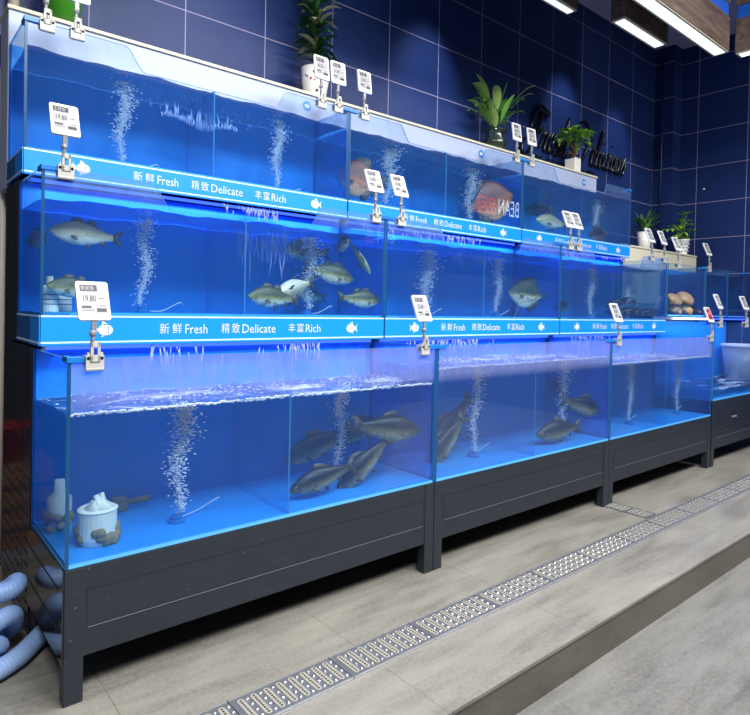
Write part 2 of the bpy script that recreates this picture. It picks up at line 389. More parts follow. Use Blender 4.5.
tag(MB().ball((7.485, .95, 2.97), .014, 0, 10, 8, (.5, 1, 1)).build('wall_speck', M['tagw'], smooth=True), 'tiny white round speck on the right tiled wall', 'sensor')  # small white speck set on the tiles
b_ = MB().box(-.3, 1.62, 0, -.0, 1.95, .48, 0)
for z in (.1, .22, .34): b_.box(-.302, 1.61, z, .002, 1.96, z+.02, 1)
tag(b_.build('crate', [M['rust'], M['black']], bevel=.004), 'brown slatted crate behind the rack at the left edge', 'crate')
tag(MB().lathe([(.0, 0), (.1, 0), (.13, .2), (.135, .2), (.12, .19)], (-.12, 1.75, .482), 20).build('bucket', M['redplastic'], smooth=True), 'red plastic bucket on the brown crate at the left edge', 'bucket')
struct(MB().box(-1.5, 1.64, 0, -.02, 1.75, .02), 'trim_side', M['black'])

# ------------------------------------------------------------------ beam lamps
def beam(x0, x1, y0, y1, zb, zt, label, strip=False, ax='x'):
    r = empty('beam_lamp', ((x0+x1)/2, (y0+y1)/2, zb), label, 'ceiling light', 'wooden beam lamps under the ceiling')
    t = .026
    b = MB()
    if not strip: b.box(x0, y0, zb+.004, x1, y1, zt)
    else: b.box(x0, y0, zb+.004, x1, y1, zb+.31).box(x0, y0, zb+.43, x1, y1, zt)
    b.build('beam_body', M['wood'], r, bevel=.003)
    if strip: MB().box(x0+.01, y0+.01, zb+.31, x1-.01, y1-.01, zb+.43).build('blue_strip', M['bluestrip'], r)
    MB().box(x0+.006, y0+.006, zb-.006, x1-.006, y1-.006, zb+.004).build('bezel', M['lampbezel'], r)
    MB().box(x0+t, y0+t, zb-.010, x1-t, y1-t, zb-.006).build('diffuser', M['lamp'], r)
    return r
beam(2.2, 3.80, .47, .57, 3.8, 4.15, 'short wooden beam lamp nearest the back wall, cut by the top edge')
beam(4.17, 4.92, .265, .395, 3.8, 4.15, 'short dark wooden beam lamp hanging in the middle')
beam(2.0, 5.48, -.035, .105, 3.8, 4.78, 'long wooden beam lamp with a blue strip along its side', True)
beam(5.565, 5.70, -2.6, -.05, 3.8, 4.78, 'wooden beam lamp with blue strip running off the right edge', True)
for x in (2.6, 3.5):
    tag(MB().tube([(x, .52, 4.15), (x, .52, 4.8)], .008, 6).build('hanging_rod', M['black']), 'thin rod carrying the lamp nearest the back wall', 'rod', 'rods of the lamp nearest the wall')
for x in (4.3, 4.8):
    tag(MB().tube([(x, .33, 4.15), (x, .33, 4.8)], .008, 6).build('hanging_rod', M['black']), 'thin rod carrying the short dark middle lamp', 'rod', 'rods of the middle lamp')

# ------------------------------------------------------------------ tanks
L = 1.8
def pane_profile(x0, x1, z0, zt, zl, cut):
    if not cut: return [(x0, z0), (x1, z0), (x1, zt), (x0, zt)]
    P = [(x0, z0), (x1, z0), (x1, zt)]
    def s(xa, za, xb, zb, n=10):
        out = []
        for i in range(n+1):
            t = i/n; q = t*t*(3-2*t); out.append((xa+(xb-xa)*t, za+(zb-za)*q))
        return out
    P += s(x0+1.345, zt, x0+1.262, zl); P += s(x0+.527, zl, x0+.43, zt); P.append((x0, zt))
    return P
def tank(k, x0, x1, yf, yb, zb, zt, label, group, cut=False, zl=None, banner=None, wl=None, left_end=False, right_end=False,
         div=True, backed=True, dirty=False, caps=(1, 1), wlabel=None, glassmat=None, fog=None):
    e = .004; xa, xb = x0+e, x1-e; zlow = banner[0] if banner else zb; g = .009
    r = empty('fish_tank', (x0, yf, zlow), label, 'fish tank', group)
    pr = pane_profile(xa, xb, zlow, zt, zl, cut)
    gm = glassmat or {G2: M['glass2'], G3: M['glass3']}.get(group) or (M['glass_dirty'] if dirty else M['glass'])
    MB().pbox([(x, yf, z) for x, z in pr], (0, g, 0), 0, 1).build('front_pane', [gm, M['edge']], r)
    for x in (xa, xb-.011): MB().box(x, yf-.001, zb, x+.011, yf-.0002, zt-.006).build('corner_seal', M['seal'], r)
    if not banner: MB().box(xa+.011, yf-.0008, zb, xb-.011, yf-.0002, zb+.014).build('bottom_seal', M['seall'], r)
    bk = MB().box(xa, yb-g, zlow, xb, yb, zt)
    bk.build('back_panel', M['back'] if backed else M['glass'], r)
    for x in (xa, xb-g):
        MB().box(x, yf+g, zb, x+g, yb-g, zt, faces=[1, 1, 1, 0, 1, 0]).build('side_pane', [M['sideglass'], M['edge']], r)
    MB().box(xa+g, yf+g, zb-.002, xb-g, yb-g, zb+.012).build('bottom_pane', M['bottom'], r)
    if banner: MB().box(xa+.012, yf+.03, banner[0]+.012, xb-.012, yb-.012, zb-.004).build('base_box', M['black'], r)
    if div:
        xm = x0+(x1-x0)/2; zd = (wl or zt)+.012
        MB().box(xm-.004, yf+g, zb+.012, xm+.004, yb-g, zd, faces=[0, 1, 1, 0, 0, 0]).build('divider', [M['divider'], M['divedge']], r)
    if not cut and not dirty: pass
    for side, on in ((0, caps[0]), (1, caps[1])):
        if not on: continue
        x = x0 if side == 0 else x1; d = 1 if side == 0 else -1
        c = MB()
        a, b = sorted((x-d*.000, x+d*(.085 if (side == 0 and left_end) else .07)))
        c.box(a, yf-.006, zt-.014, b, yf+g+.006, zt+.007)
        a2, b2 = sorted((x+d*.001, x+d*(g+.012)))
        c.box(a2, yf+g+.006, zt-.014, b2, yf+.07, zt+.007)
        c.build('corner_cap', M['cap'], r, bevel=.002)
    if banner:
        za, zz = banner; h = zz-za
        bn = MB().box(xa+.002, yf-.003, za, xb-.002, yf-.0005, zz, 0)
        for zq in (za+.012, zz-.005): bn.box(xa+.002, yf-.004, zq-.0035, xb-.002, yf-.003, zq+.0035, 1)
        if left_end:
            bn.box(xa-.004, yf-.003, za, xa-.001, yf+.17, zz, 0); bn.box(xa-.004, yf+.17, za, xa-.001, yb, zz, 2)
            for zq in (za+.012, zz-.005): bn.box(xa-.005, yf-.003, zq-.0035, xa-.004, yb, zq+.0035, 1)
        bo = bn.build('banner', [M['banner'], M['line'], M['bannerside']], r)
        zc = za+h*.54; hh = .024
        Y = yf-.0045
        lt = MB(); put_text(lt, '新', x0+.478, x0+.522, zc-hh, zc+hh, Y); put_text(lt, '鲜', x0+.536, x0+.58, zc-hh, zc+hh, Y); put_text(lt, 'Fresh', x0+.596, x0+.703, zc-hh, zc+hh*.8, Y); lt.build('lettering', M['icon'], bo)
        lt = MB(); put_text(lt, '精', x0+.774, x0+.816, zc-hh, zc+hh, Y); put_text(lt, '致', x0+.828, x0+.870, zc-hh, zc+hh, Y); put_text(lt, 'Delicate', x0+.884, x0+1.069, zc-hh, zc+hh*.8, Y); lt.build('lettering', M['icon'], bo)
        lt = MB(); put_text(lt, '丰', x0+1.146, x0+1.186, zc-hh, zc+hh, Y); put_text(lt, '富', x0+1.198, x0+1.238, zc-hh, zc+hh, Y); put_text(lt, 'Rich', x0+1.252, x0+1.346, zc-hh, zc+hh*.8, Y)
        lo = lt.build('lettering', M['icon'], bo, world=True)
        for cx, d in ((x0+.245, 1), (x0+1.555, -1)):
            ic = MB(); n = 18
            pts = [(cx+d*(.004+.030*math.cos(2*PI*i/n)), Y, zc-.004+.024*math.sin(2*PI*i/n)) for i in range(n)]
            ic.add(pts, [tuple(range(n))])
            ic.add([(cx-d*.022, Y, zc-.004), (cx-d*.044, Y, zc+.022), (cx-d*.036, Y, zc-.002), (cx-d*.044, Y, zc-.028)], [(0, 1, 2), (0, 2, 3)])
            ic.add([(cx-d*.012, Y, zc+.016), (cx-d*.008, Y, zc+.034), (cx+d*.018, Y, zc+.017)], [(0, 1, 2)])
            ic.add([(cx-d*.006, Y, zc-.025), (cx-d*.014, Y, zc-.036), (cx+d*.010, Y, zc-.026)], [(0, 1, 2)])
            ic.add([(cx+d*.014, Y-.0006, zc+.014), (cx+d*.0165, Y-.0006, zc+.014), (cx+d*.0165, Y-.0006, zc-.022), (cx+d*.014, Y-.0006, zc-.022)], [(0, 1, 2, 3)], 1)
            ic.build('fish_icon', [M['icon'], M['banner']], bo)
    if wl:
        q = .0105; nx, ny = 36, 8
        X0, X1, Y0, Y1, Zb = xa+q, xb-q, yf+q, yb-q, zb+.014
        wb = MB(); vs = []; rnd = random.Random(k*7+1)
        ph = [rnd.uniform(0, 6) for _ in range(6)]
        for j in range(ny+1):
            for i in range(nx+1):
                x = X0+(X1-X0)*i/nx; y = Y0+(Y1-Y0)*j/ny
                z = wl+.004*math.sin(x*9+ph[0]+y*7)+.003*math.sin(x*23+ph[1]-y*15)+.002*math.sin(x*47+ph[2])
                vs.append((x, y, z))
        fs = [(j*(nx+1)+i, j*(nx+1)+i+1, (j+1)*(nx+1)+i+1, (j+1)*(nx+1)+i) for j in range(ny) for i in range(nx)]
        wb.add(vs, fs, 1)
        fr = [vs[i] for i in range(nx+1)]; wb.add(fr+[(p[0], p[1], Zb) for p in fr], [(i, i+nx+1, i+nx+2, i+1) for i in range(nx)], 0)
        for i in (0, nx):
            cl = [vs[j*(nx+1)+i] for j in range(ny+1)]; wb.add(cl+[(p[0], p[1], Zb) for p in cl], [(j, j+ny+1, j+ny+2, j+1) for j in range(ny)], 0)
        bkr = [vs[ny*(nx+1)+i] for i in range(nx+1)]; wb.add(bkr+[(p[0], p[1], Zb) for p in bkr], [(i+1, i+nx+2, i+nx+1, i) for i in range(nx)], 0)
        wb.add([(X0, Y0, Zb), (X1, Y0, Zb), (X1, Y1, Zb), (X0, Y1, Zb)], [(0, 3, 2, 1)], 0)
        tag(wb.build('water', [M['water'], M['lowtop'] if banner else M['watertop']], smooth=True), wlabel or ('water filling the '+label.split(',')[0]), 'water', 'water in the tanks', 'stuff')
    return r

pos3 = ['left', 'middle', 'right']
GX = 0
G1, G2, G3 = 'bottom row tanks', 'middle row tanks', 'top row tanks'
wl1 = [1.0, 1.075, 1.02]
lab1 = ['large bottom row tank at the near left end', 'large bottom row tank in the middle of the row', 'large bottom row tank at the far end of the row']
lab2 = ['middle row tank at the near left end', 'middle row tank between its two row neighbours', 'middle row tank beside the turtle tank']
lab3 = ['top row tank at the near left end', 'top row tank between its two row neighbours', 'top row tank at the far right end']
for k in range(3):
    x0 = k*L
    tank(k, x0, x0+L, 0, .55, .475, 1.199, lab1[k]+', on a dark stand', G1, wl=wl1[k], left_end=k == 0, dirty=True, caps=(1, 1), wlabel='blue water in the '+lab1[k])
    tank(10+k, x0, x0+L, .435, .888, 1.338, 1.928, lab2[k]+', with a printed banner strip', G2, True, 1.815, (1.217, 1.34), 1.806, k == 0, wlabel='blue water in the '+lab2[k])
    tank(20+k, x0, x0+L, .812, 1.195, 2.07, 2.642, lab3[k]+', with a printed banner strip', G3, True, 2.535, (1.957, 2.073), 2.526, k == 0, wlabel='blue water in the '+lab3[k])
tank(30, 5.42, 7.2, 0, .55, .607, 1.324, 'raised shallow-water tank at the right edge of the photo', 'end section tanks', wl=.70, div=True, wlabel='shallow water in the raised tank at the right edge')
tank(31, 5.42, 6.3, .435, .888, 1.378, 1.896, 'small clear tank holding the stack of tan turtles', 'end section tanks', div=False, backed=False, wl=1.50, caps=(0, 1), wlabel='shallow water in the tan turtle tank')
tank(32, 6.31, 6.9, .435, .888, 1.378, 1.90, 'small clear tank just right of the tan turtle tank', 'end section tanks', div=False, backed=True, wl=1.84, caps=(0, 0), wlabel='water in the small tank right of the turtle tank')
tank(33, 6.91, 7.47, .435, .888, 1.378, 1.90, 'small clear tank last in the row by the right wall', 'end section tanks', div=False, backed=True, wl=1.84, caps=(0, 1), wlabel='water in the last small tank by the right wall')

# led tubes under the tiers
def led(x0, x1, y, z, mat, label):
    r = empty('led_tube', (x0, y, z), label, 'led tube', 'led tubes under the tank rows')
    MB().tube([(x0+.04, y, z), (x1-.04, y, z)], .008, 8).build('tube', mat, r, smooth=True)
    for x in (x0+.03, x1-.04): MB().box(x, y-.011, z-.011, x+.01, y+.011, z+.011).build('end_holder', M['tagw'], r)
w2 = ['left', 'middle', 'right']
for k in range(3):
    led(k*L, k*L+L, .52, 1.222-.02, M['led'], 'blue led tube above the '+lab1[k])
    led(k*L, k*L+L, .86, 1.943, M['led'], 'blue led tube above the '+lab2[k])
led(5.42, 6.3, .40, 1.355, M['ledw'], 'white led tube glowing below the turtle tank')
led(6.32, 7.45, .40, 1.355, M['led'], 'blue led tube below the last two small tanks')
for k in range(3):
    area('tier_led_light', (k*L+.9, .50, 1.168), 1.65, .05, 3.5, (.04, .22, 1))
    area('tier_led_light', (k*L+.9, .855, 1.905), 1.65, .04, 3, (.04, .22, 1))
area('end_led_light', (6.3, .42, 1.35), 1.6, .03, 5, (.3, .5, 1)); pass

# white board behind the top row
r = empty('white_board', (0, 1.2, 1.95), 'long white light board behind the top row of tanks', 'board')
MB().box(0, 1.2, 1.95, 5.4, 1.41, 2.818).build('board_body', M['white'], r, bevel=.004)
MB().box(-.006, 1.188, 2.818, 5.406, 1.42, 2.838).build('top_rim', M['cream'], r, bevel=.004)
for x, z in ((3.527, 2.743), (5.154, 2.74), (1.737, 2.742)):
    m = MB(); n = 20
    m.add([(x+.034*math.cos(2*PI*i/n), 1.1985, z+.034*math.sin(2*PI*i/n)) for i in range(n)], [tuple(range(n))])
    m.add([(x+.02*math.cos(2*PI*i/n), 1.1975, z+.012*math.sin(2*PI*i/n)) for i in range(n)], [tuple(range(n))], 1)
    m.build('round_logo', [M['logo'], M['icon']], r)
r = empty('cream_ledge', (5.42, .92, 1.3), 'low cream board with two potted plants behind the turtle tank', 'board')
MB().box(5.42, .92, 1.3, 7.25, 1.12, 2.095).build('board_body', M['cream'], r, bevel=.004)
MB().box(5.41, .91, 2.095, 7.25, 1.13, 2.115).build('top_rim', M['cream'], r, bevel=.004)

# black rack carrying the upper tiers, with perforated side covers
r = empty('tank_rack', (0, .56, 0), 'black steel rack with perforated side covers behind the bottom tanks', 'rack')
def perf(y0, y1, z0, z1, name='perforated_panel'):
    m = MB().box(-.002, y0, z0, .012, y1, z1, 0)
    n = max(2, int((y1-y0)/.052))
    z = z0+.06
    while z < z1-.04:
        for i in range(n):
            y = y0+.03+(y1-y0-.06)*(i+.5)/n
            m.box(-.0035, y-.010, z-.0045, -.0019, y+.010, z+.0045, 1)
        z += .052
    m.build(name, [M['black'], M['hole']], r, bevel=0)
perf(.565, .70, .02, 1.205); perf(.715, .885, .02, 1.205); perf(.895, 1.19, .02, 1.205); perf(.895, 1.19, 1.215, 1.94)
MB().box(-.004, .62, .80, -.001, .66, .86).build('handle_recess', M['hole'], r); MB().box(-.004, .98, 1.62, -.001, 1.04, 1.70).build('handle_recess', M['hole'], r)
for x in (.02, 1.8, 3.6, 5.36):
    MB().box(x, .60, 0, x+.04, .64, 1.2).build('rack_post', M['black'], r); MB().box(x, 1.12, 0, x+.04, 1.16, 1.94).build('rack_post', M['black'], r)
MB().box(.02, .57, 1.17, 5.4, .87, 1.205).build('rack_shelf', M['black'], r); MB().box(.02, .9, 1.91, 5.4, 1.18, 1.945).build('rack_shelf', M['black'], r)
MB().box(5.42, .57, 1.33, 7.46, .87, 1.372).build('rack_shelf', M['black'], r)
MB().box(.02, 1.16, .02, 5.4, 1.17, 1.9).build('rear_sheet', M['black'], r)
r2 = empty('tank_rack', (5.44, .57, 0), 'black steel rack below the turtle tank at the far end', 'rack')
for x in (5.44, 7.38):
    MB().box(x, .60, 0, x+.04, .64, 1.33).build('rack_post', M['black'], r2); MB().box(x, .84, 0, x+.04, .88, 1.33).build('rack_post', M['black'], r2)

# stands of the bottom row
def stand(x0, x1, zt, label, perfdoor=False, left_end=False):
    r = empty('tank_stand', (x0, 0, 0), label, 'tank stand', 'dark steel stands under the bottom tanks')
    zr = .157; lw = .064
    f = MB()
    f.box(x0+.002, 0, zr, x1-.002, .016, zt-.003)
    f.box(x0+.002, .016, zt-.03, x1-.002, .56, zt-.003)
    f.box(x0+.002, .545, zr, x1-.002, .56, zt-.03)
    f.build('frame_panel', M['stand'], r, bevel=.003)
    g = MB(); z0, z1 = zr+.095, zt-.085
    for a in ((x0+lw+.012, z0, x1-lw-.012, z0+.0022), (x0+lw+.012, z1-.0022, x1-lw-.012, z1), (x0+lw+.012, z0, x0+lw+.0145, z1), (x1-lw-.0145, z0, x1-lw-.012, z1)):
        g.box(a[0], -.0012, a[1], a[2], -.0002, a[3], 0)
    for a in ((x0+lw+.012, z0+.0022, x1-lw-.012, z0+.0036),): g.box(a[0], -.0012, a[1], a[2], -.0002, a[3], 1)
    if perfdoor:
        for j in range(6):
            z = z0+.035+j*.04
            x = x0+.12
            while x < x1-.1:
                if not (abs(x-(x0+.52)) < .085 and j > 2): g.box(x, -.0014, z, x+.026, -.0002, z+.008, 0)
                x += .045
        g.box(x0+.45, -.002, z0+.15, x0+.59, -.0002, z0+.225, 0); g.box(x0+.47, -.012, z0+.16, x0+.57, -.002, z0+.175, 1)
    g.build('inset_door', [M['groove'], M['seam']], r)
    for x in (x0+.002, x1-.002-lw):
        MB().box(x, -.004, 0, x+lw, .05, zt-.003).build('leg', M['stand'], r, bevel=.003)
        MB().box(x, .50, 0, x+lw, .545, zt-.03).build('leg', M['stand'], r)
    if left_end:
        s = MB().box(x0-.004, .0, zr-.01, x0+.001, .56, zt-.003, 0)
        for z in (.25, .39): s.box(x0-.006, .06, z, x0-.004, .55, z+.003, 1)
        s.build('side_sheet', [M['side'], M['groove']], r)
    seam = MB()
    return r
stand(0, L, .475, 'dark grey steel tank stand at the near left end', left_end=True)
stand(L, 2*L, .475, 'dark grey steel tank stand in the middle of the row')
stand(2*L, 3*L, .475, 'dark grey steel tank stand next to the perforated one')
stand(5.42, 7.2, .607, 'dark grey steel stand with perforated front at the right edge', perfdoor=True)

# ------------------------------------------------------------------ price tags
def make_tag(name_glyph, price, red=False, tilt=-22):
    r = empty('price_tag', (0, 0, 0))
    c = MB()
    c.box(-.030, -.016, 0, .030, -.007, .052, 0); c.box(-.030, .016, .012, .030, .024, .052, 0); c.box(-.030, -.007, .040, .030, .016, .052, 0)
    c.tube([(-.030, -.008, .005), (.030, -.008, .005)], .009, 10, 0)
    c.box(-.016, -.020, .03, -.007, -.008, .098, 0); c.box(.007, -.020, .03, .016, -.008, .098, 0); c.box(-.016, -.020, .080, .016, -.008, .098, 0); c.box(-.016, -.020, .03, .016, -.008, .052, 0)
    for x in (-.022, .022):
        c.tube([(x, -.0175, .042), (x, -.0158, .042)], .0062, 10, 1); c.box(x-.004, -.015, .050, x+.004, -.006, .062, 0)
    c.build('clip', [M['clip'], M['hole']], r, bevel=.0015, world=False)
    s = MB(); s.tube([(-.006, -.004, .06), (-.006, -.004, .125)], .0075, 8); s.ball((-.006, -.004, .128), .013, 0, 10, 8); s.box(-.012, -.008, .128, .006, .002, .182)
    s.build('stem', M['stemgrey'], r, world=False, bevel=.001)
    W, H = .108, .146; ct, st = math.cos(math.radians(tilt)), math.sin(math.radians(tilt))
    def pl(x, y, z): # display plane, leaning back
        return (x, -.006+y*ct-z*st, .172+z*ct+y*st)
    def rr(w, h, rad, zc, n=5):
        P = []
        for cx, cz, a0 in ((w/2-rad, h/2-rad, 0), (-w/2+rad, h/2-rad, 90), (-w/2+rad, -h/2+rad, 180), (w/2-rad, -h/2+rad, 270)):
            for i in range(n+1):
                a = math.radians(a0+90*i/n); P.append((cx+rad*math.cos(a), zc+cz+rad*math.sin(a)))
        return P
    P = rr(W, H, .010, H/2); d = MB()
    n = len(P); d.add([pl(x, -.006, z) for x, z in P]+[pl(x, .006, z) for x, z in P], [tuple(range(n-1, -1, -1)), tuple(range(n, 2*n))]+[(i, (i+1) % n, (i+1) % n+n, i+n) for i in range(n)])
    body = d.build('display_housing', M['tagw'], r, world=False, bevel=.0015)
    sc = MB(); x0, x1, z0, z1 = -.043, .043, .026, .134
    sc.add([pl(a, -.0064, b) for a, b in ((x0, z0), (x1, z0), (x1, z1), (x0, z1))], [(0, 1, 2, 3)], 2 if red else 0)
    def q(a0, a1, b0, b1, m): sc.add([pl(x0+(x1-x0)*a, -.0068 if m == 1 else -.0072, z0+(z1-z0)*b) for a, b in ((a0, b0), (a1, b0), (a1, b1), (a0, b1))], [(0, 1, 2, 3)], m)
    def tx(body_, a0, a1, b0, b1, m):
        v, f = text_geo(body_); sc.add([pl(x0+(x1-x0)*(a0+(a1-a0)*a), -.0074, z0+(z1-z0)*(b0+(b1-b0)*b)) for a, b in v], f, m)
    q(.02, .68, .76, .98, 1); tx(name_glyph, .05, .56, .79, .95, 0 if not red else 3)
    tx(price, .12, .60, .40, .62, 1 if not red else 3)
    q(.04, .40, .17, .25, 1); q(.04, .5, .09, .11, 1); q(.72, .92, .50, .52, 1); q(.72, .95, .24, .26, 1); q(.60, .98, .04, .17, 1)
    sc.build('screen', [M['screen'], M['ink'], M['red'], M['tagw']], body, world=False)
    return r
protos = {}
TAGS = [ # x, y, z of the rim, glyph, price, label
 (.091, .812, 2.642, '黄骨鱼', '19.80', 'price tag on the top rim at its near corner, display cut off above'),
 (.216, .812, 2.642, '黄骨鱼', '19.80', 'price tag cut by the top edge, clipped just right of the near top corner'),
 (1.585, .812, 2.642, '鲈鱼', '40.80', 'first of three price tags on the top rim beside the dark-leaved plant pot'),
 (1.710, .812, 2.642, '鲫鱼', '16.80', 'second of three price tags on the top rim beside the dark-leaved plant'),
 (1.920, .812, 2.642, '草鱼', '25.80', 'price tag right of the blue cap where the first two top tanks meet'),
 (3.510, .812, 2.642, '鲈鱼', '40.80', 'price tag on the top rim just right of the glass vase plant'),
 (3.710, .812, 2.642, '草鱼', '25.80', 'price tag on the top rim below the black letter F'),
 (.088, .435, 1.928, '王骨鱼', '19.80', 'price tag reading 19.80 on the middle row rim at the near left corner'),
 (1.718, .435, 1.928, '鲫鱼', '16.80', 'price tag on the middle rim left of the blue cap above the bass shoal'),
 (1.915, .435, 1.928, '鲈鱼', '40.80', 'price tag on the middle rim right of the blue cap above the bass shoal'),
 (3.722, .435, 1.928, '草鱼', '25.80', 'nearer of two overlapping price tags below the white square plant pot'),
 (3.838, .435, 1.928, '鲫鱼', '16.80', 'partly hidden price tag behind its twin on the middle rim'),
 (5.08, .435, 1.928, '鲈鱼', '40.80', 'price tag in front of the bushy plant in the white pot'),
 (5.332, .435, 1.928, '草鱼', '25.80', 'tall price tag beside the blue cap left of the turtle tank'),
 (5.64, .435, 1.896, '鲈鱼', '40.80', 'price tag on the turtle tank rim left of the patterned pot'),
 (6.38, .435, 1.90, '鲫鱼', '16.80', 'price tag just right of the turtle tank, below the bright-leaved plant'),
 (.088, 0, 1.199, '黄颡鱼', '19.80', 'large price tag reading 19.80 on the bottom rim at the near corner'),
 (1.700, 0, 1.199, '草鱼', '25.80', 'price tag on the bottom rim where the first two bottom tanks meet'),
 (3.690, 0, 1.199, '鲈鱼', '40.80', 'price tag on the bottom rim where the second and third bottom tanks meet'),
 (5.345, 0, 1.199, '特价', '9.90', 'price tag with a red screen on the bottom rim'),
 (5.545, 0, 1.324, '鲫鱼', '16.80', 'price tag on the raised right tank, beside the red one'),
 (6.19, 0, 1.324, '草鱼', '25.80', 'price tag on the raised right tank at the right edge of the photo'),
]
for x, y, z, gl, pr, lb in TAGS:
    key = (gl, pr, y > .7)
    if key not in protos: protos[key] = make_tag(gl, pr, gl == '特价', -8 if y > .7 else -22); o = protos[key]
    else: o = copy_tree(protos[key])
    o.location = (x, y, z-.041); o.rotation_euler = (0, 0, math.radians(random.uniform(-3, 3)))
    tag(o, lb, 'price tag', 'electronic price tags clipped on the tank rims')

# ------------------------------------------------------------------ air stones and bubbles
def bubble_mesh(n, seed):
    m = MB(); rn = random.Random(seed)
    for i in range(n):
        t = rn.random(); z = t**.85
        spread = .022+.04*z; a = rn.uniform(0, 2*PI); d = abs(rn.gauss(0, .5))*spread
        x = math.cos(a)*d+.012*math.sin(z*9+seed)+.018*z; y = math.sin(a)*d
        m.ball((x, y, z), rn.uniform(.0018, .0046)*(1+.5*z), 0, 6, 4, (1, 1, 1))
    return m
bm = [bubble_mesh(1250, 1), bubble_mesh(1250, 4), bubble_mesh(1250, 8)]
bub_cache = {}
def bubbles(i, x, y, z0, z1, label, group, stone=True, width=1.0):
    h = z1-z0-.03
    m = MB(); src = bm[i % 3]
    m.v = [(x+a*width, y+b*width, z0+.03+c*h) for a, b, c in src.v]; m.f = src.f; m.m = src.m
    tag(m.build('bubble_column', M['bubble'], smooth=True), 'rising column of air bubbles '+label, 'bubbles', group, 'stuff')
    if stone:
        r = empty('air_stone', (x, y, z0), 'round air stone '+label, 'air stone', 'air stones on the tank floors')
        MB().lathe([(0, 0), (.036, 0), (.036, .008), (.024, .012), (.024, .026), (0, .028)], (x, y, z0), 18).build('stone', M['cap'], r, smooth=False)
        pts = catmull([(x+.03, y+.02, z0+.006), (x+.12, y+.06, z0+.008), (x+.2, y+.04, z0+.05), (x+.24, y+.10, z0+.02)], 5)
        MB().tube(pts, .003, 6).build('air_hose', M['bluehose'], r, smooth=True)
BZ = .489
GB = 'bubble columns in the tanks'
bubbles(0, .475, .20, BZ, .985, 'left of the divider in the near bottom tank', GB, width=1.25)
bubbles(1, 1.40, .32, BZ, .985, 'behind the carp in the near bottom tank', GB)
bubbles(2, 2.37, .22, BZ, 1.06, 'left of the divider in the middle bottom tank', GB)
bubbles(0, 3.33, .22, BZ, 1.06, 'between the two carp of the middle bottom tank', GB)
bubbles(1, 4.28, .2, BZ, 1.0, 'left of the divider in the far bottom tank', GB, width=.8)
bubbles(2, 5.15, .2, BZ, 1.0, 'right of the divider in the far bottom tank', GB, width=.8)
B2 = 1.352
bubbles(1, .475, .65, B2, 1.79, 'in the near middle row tank right of the grey perch', GB)
bubbles(2, 1.40, .65, B2, 1.79, 'behind the bass in the near middle row tank', GB, width=1.3)
bubbles(0, 2.345, .65, B2, 1.79, 'left of the divider in the second middle row tank', GB, width=1.5)
bubbles(1, 3.10, .65, B2, 1.79, 'left of the round hazy fish', GB)
bubbles(2, 4.40, .65, B2, 1.79, 'left of the divider in the third middle row tank', GB)
bubbles(0, 5.05, .65, B2, 1.79, 'above the dark turtles', GB)
B3 = 2.084
bubbles(2, .455, .95, B3, 2.51, 'left of the divider in the near top tank', GB, width=1.1)
bubbles(0, 1.36, .95, B3, 2.51, 'right of the divider in the near top tank', GB)
bubbles(1, 2.25, .95, B3, 2.51, 'beside the red fish in the second top tank', GB, width=1.6)
bubbles(2, 3.10, .95, B3, 2.51, 'left of the big orange-brown fish', GB, width=1.4)
bubbles(0, 4.97, .95, B3, 2.51, 'above the small dark fish in the last top tank', GB)

# foam on the bottom row, water running over the tiers
for k in range(3):
    m = MB(); rn = random.Random(30+k); z = wl1[k]; x = k*L+.02
    while x < k*L+L-.02:
        rr_ = rn.uniform(.003, .007); m.ball((x, .014+rr_*.6, z+rn.uniform(-.003, .006)), rr_, 0, 6, 5, (1.6, 1, .9)); x += rn.uniform(.002, .009)
    cxs = [k*L+.5, k*L+1.1] if k else [.55, 1.35]
    for i in range(500):
        c = rn.choice(cxs); xx = min(max(rn.gauss(c+.1, .3), k*L+.03), k*L+L-.03); yy = min(max(rn.gauss(.3, .12), .03), .5)
        m.ball((xx, yy, z+.004+rn.random()*.004), rn.uniform(.002, .0055), 0, 6, 4, (1.5, 1.2, .35))
    tag(m.build('foam', M['foam'], smooth=True), 'white foam floating in the '+lab1[k], 'foam', 'foam on the bottom row water', 'stuff')
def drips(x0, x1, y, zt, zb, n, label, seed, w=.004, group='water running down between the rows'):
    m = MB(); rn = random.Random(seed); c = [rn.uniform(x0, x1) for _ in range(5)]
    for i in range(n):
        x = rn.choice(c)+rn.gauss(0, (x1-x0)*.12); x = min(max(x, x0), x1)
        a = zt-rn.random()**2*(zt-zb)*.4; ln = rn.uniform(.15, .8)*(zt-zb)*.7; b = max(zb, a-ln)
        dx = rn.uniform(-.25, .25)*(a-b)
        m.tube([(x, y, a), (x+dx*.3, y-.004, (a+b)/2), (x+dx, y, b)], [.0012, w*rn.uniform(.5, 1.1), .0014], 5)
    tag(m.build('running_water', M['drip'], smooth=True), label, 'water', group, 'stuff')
drips(.45, 1.35, .45, 1.216, 1.06, 90, 'white water trickling under the first middle banner', 2)
drips(2.0, 2.9, .45, 1.216, 1.09, 70, 'white water trickling under the second middle banner', 3)
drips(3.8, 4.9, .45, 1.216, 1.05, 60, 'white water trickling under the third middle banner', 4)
drips(.75, 1.3, .83, 1.956, 1.85, 60, 'white water trickling under the first top banner', 5)
drips(1.95, 3.1, .83, 1.956, 1.84, 80, 'white water trickling under the second top banner', 6)
drips(3.75, 5.2, .83, 1.956, 1.84, 80, 'white water trickling under the last top banner', 9)
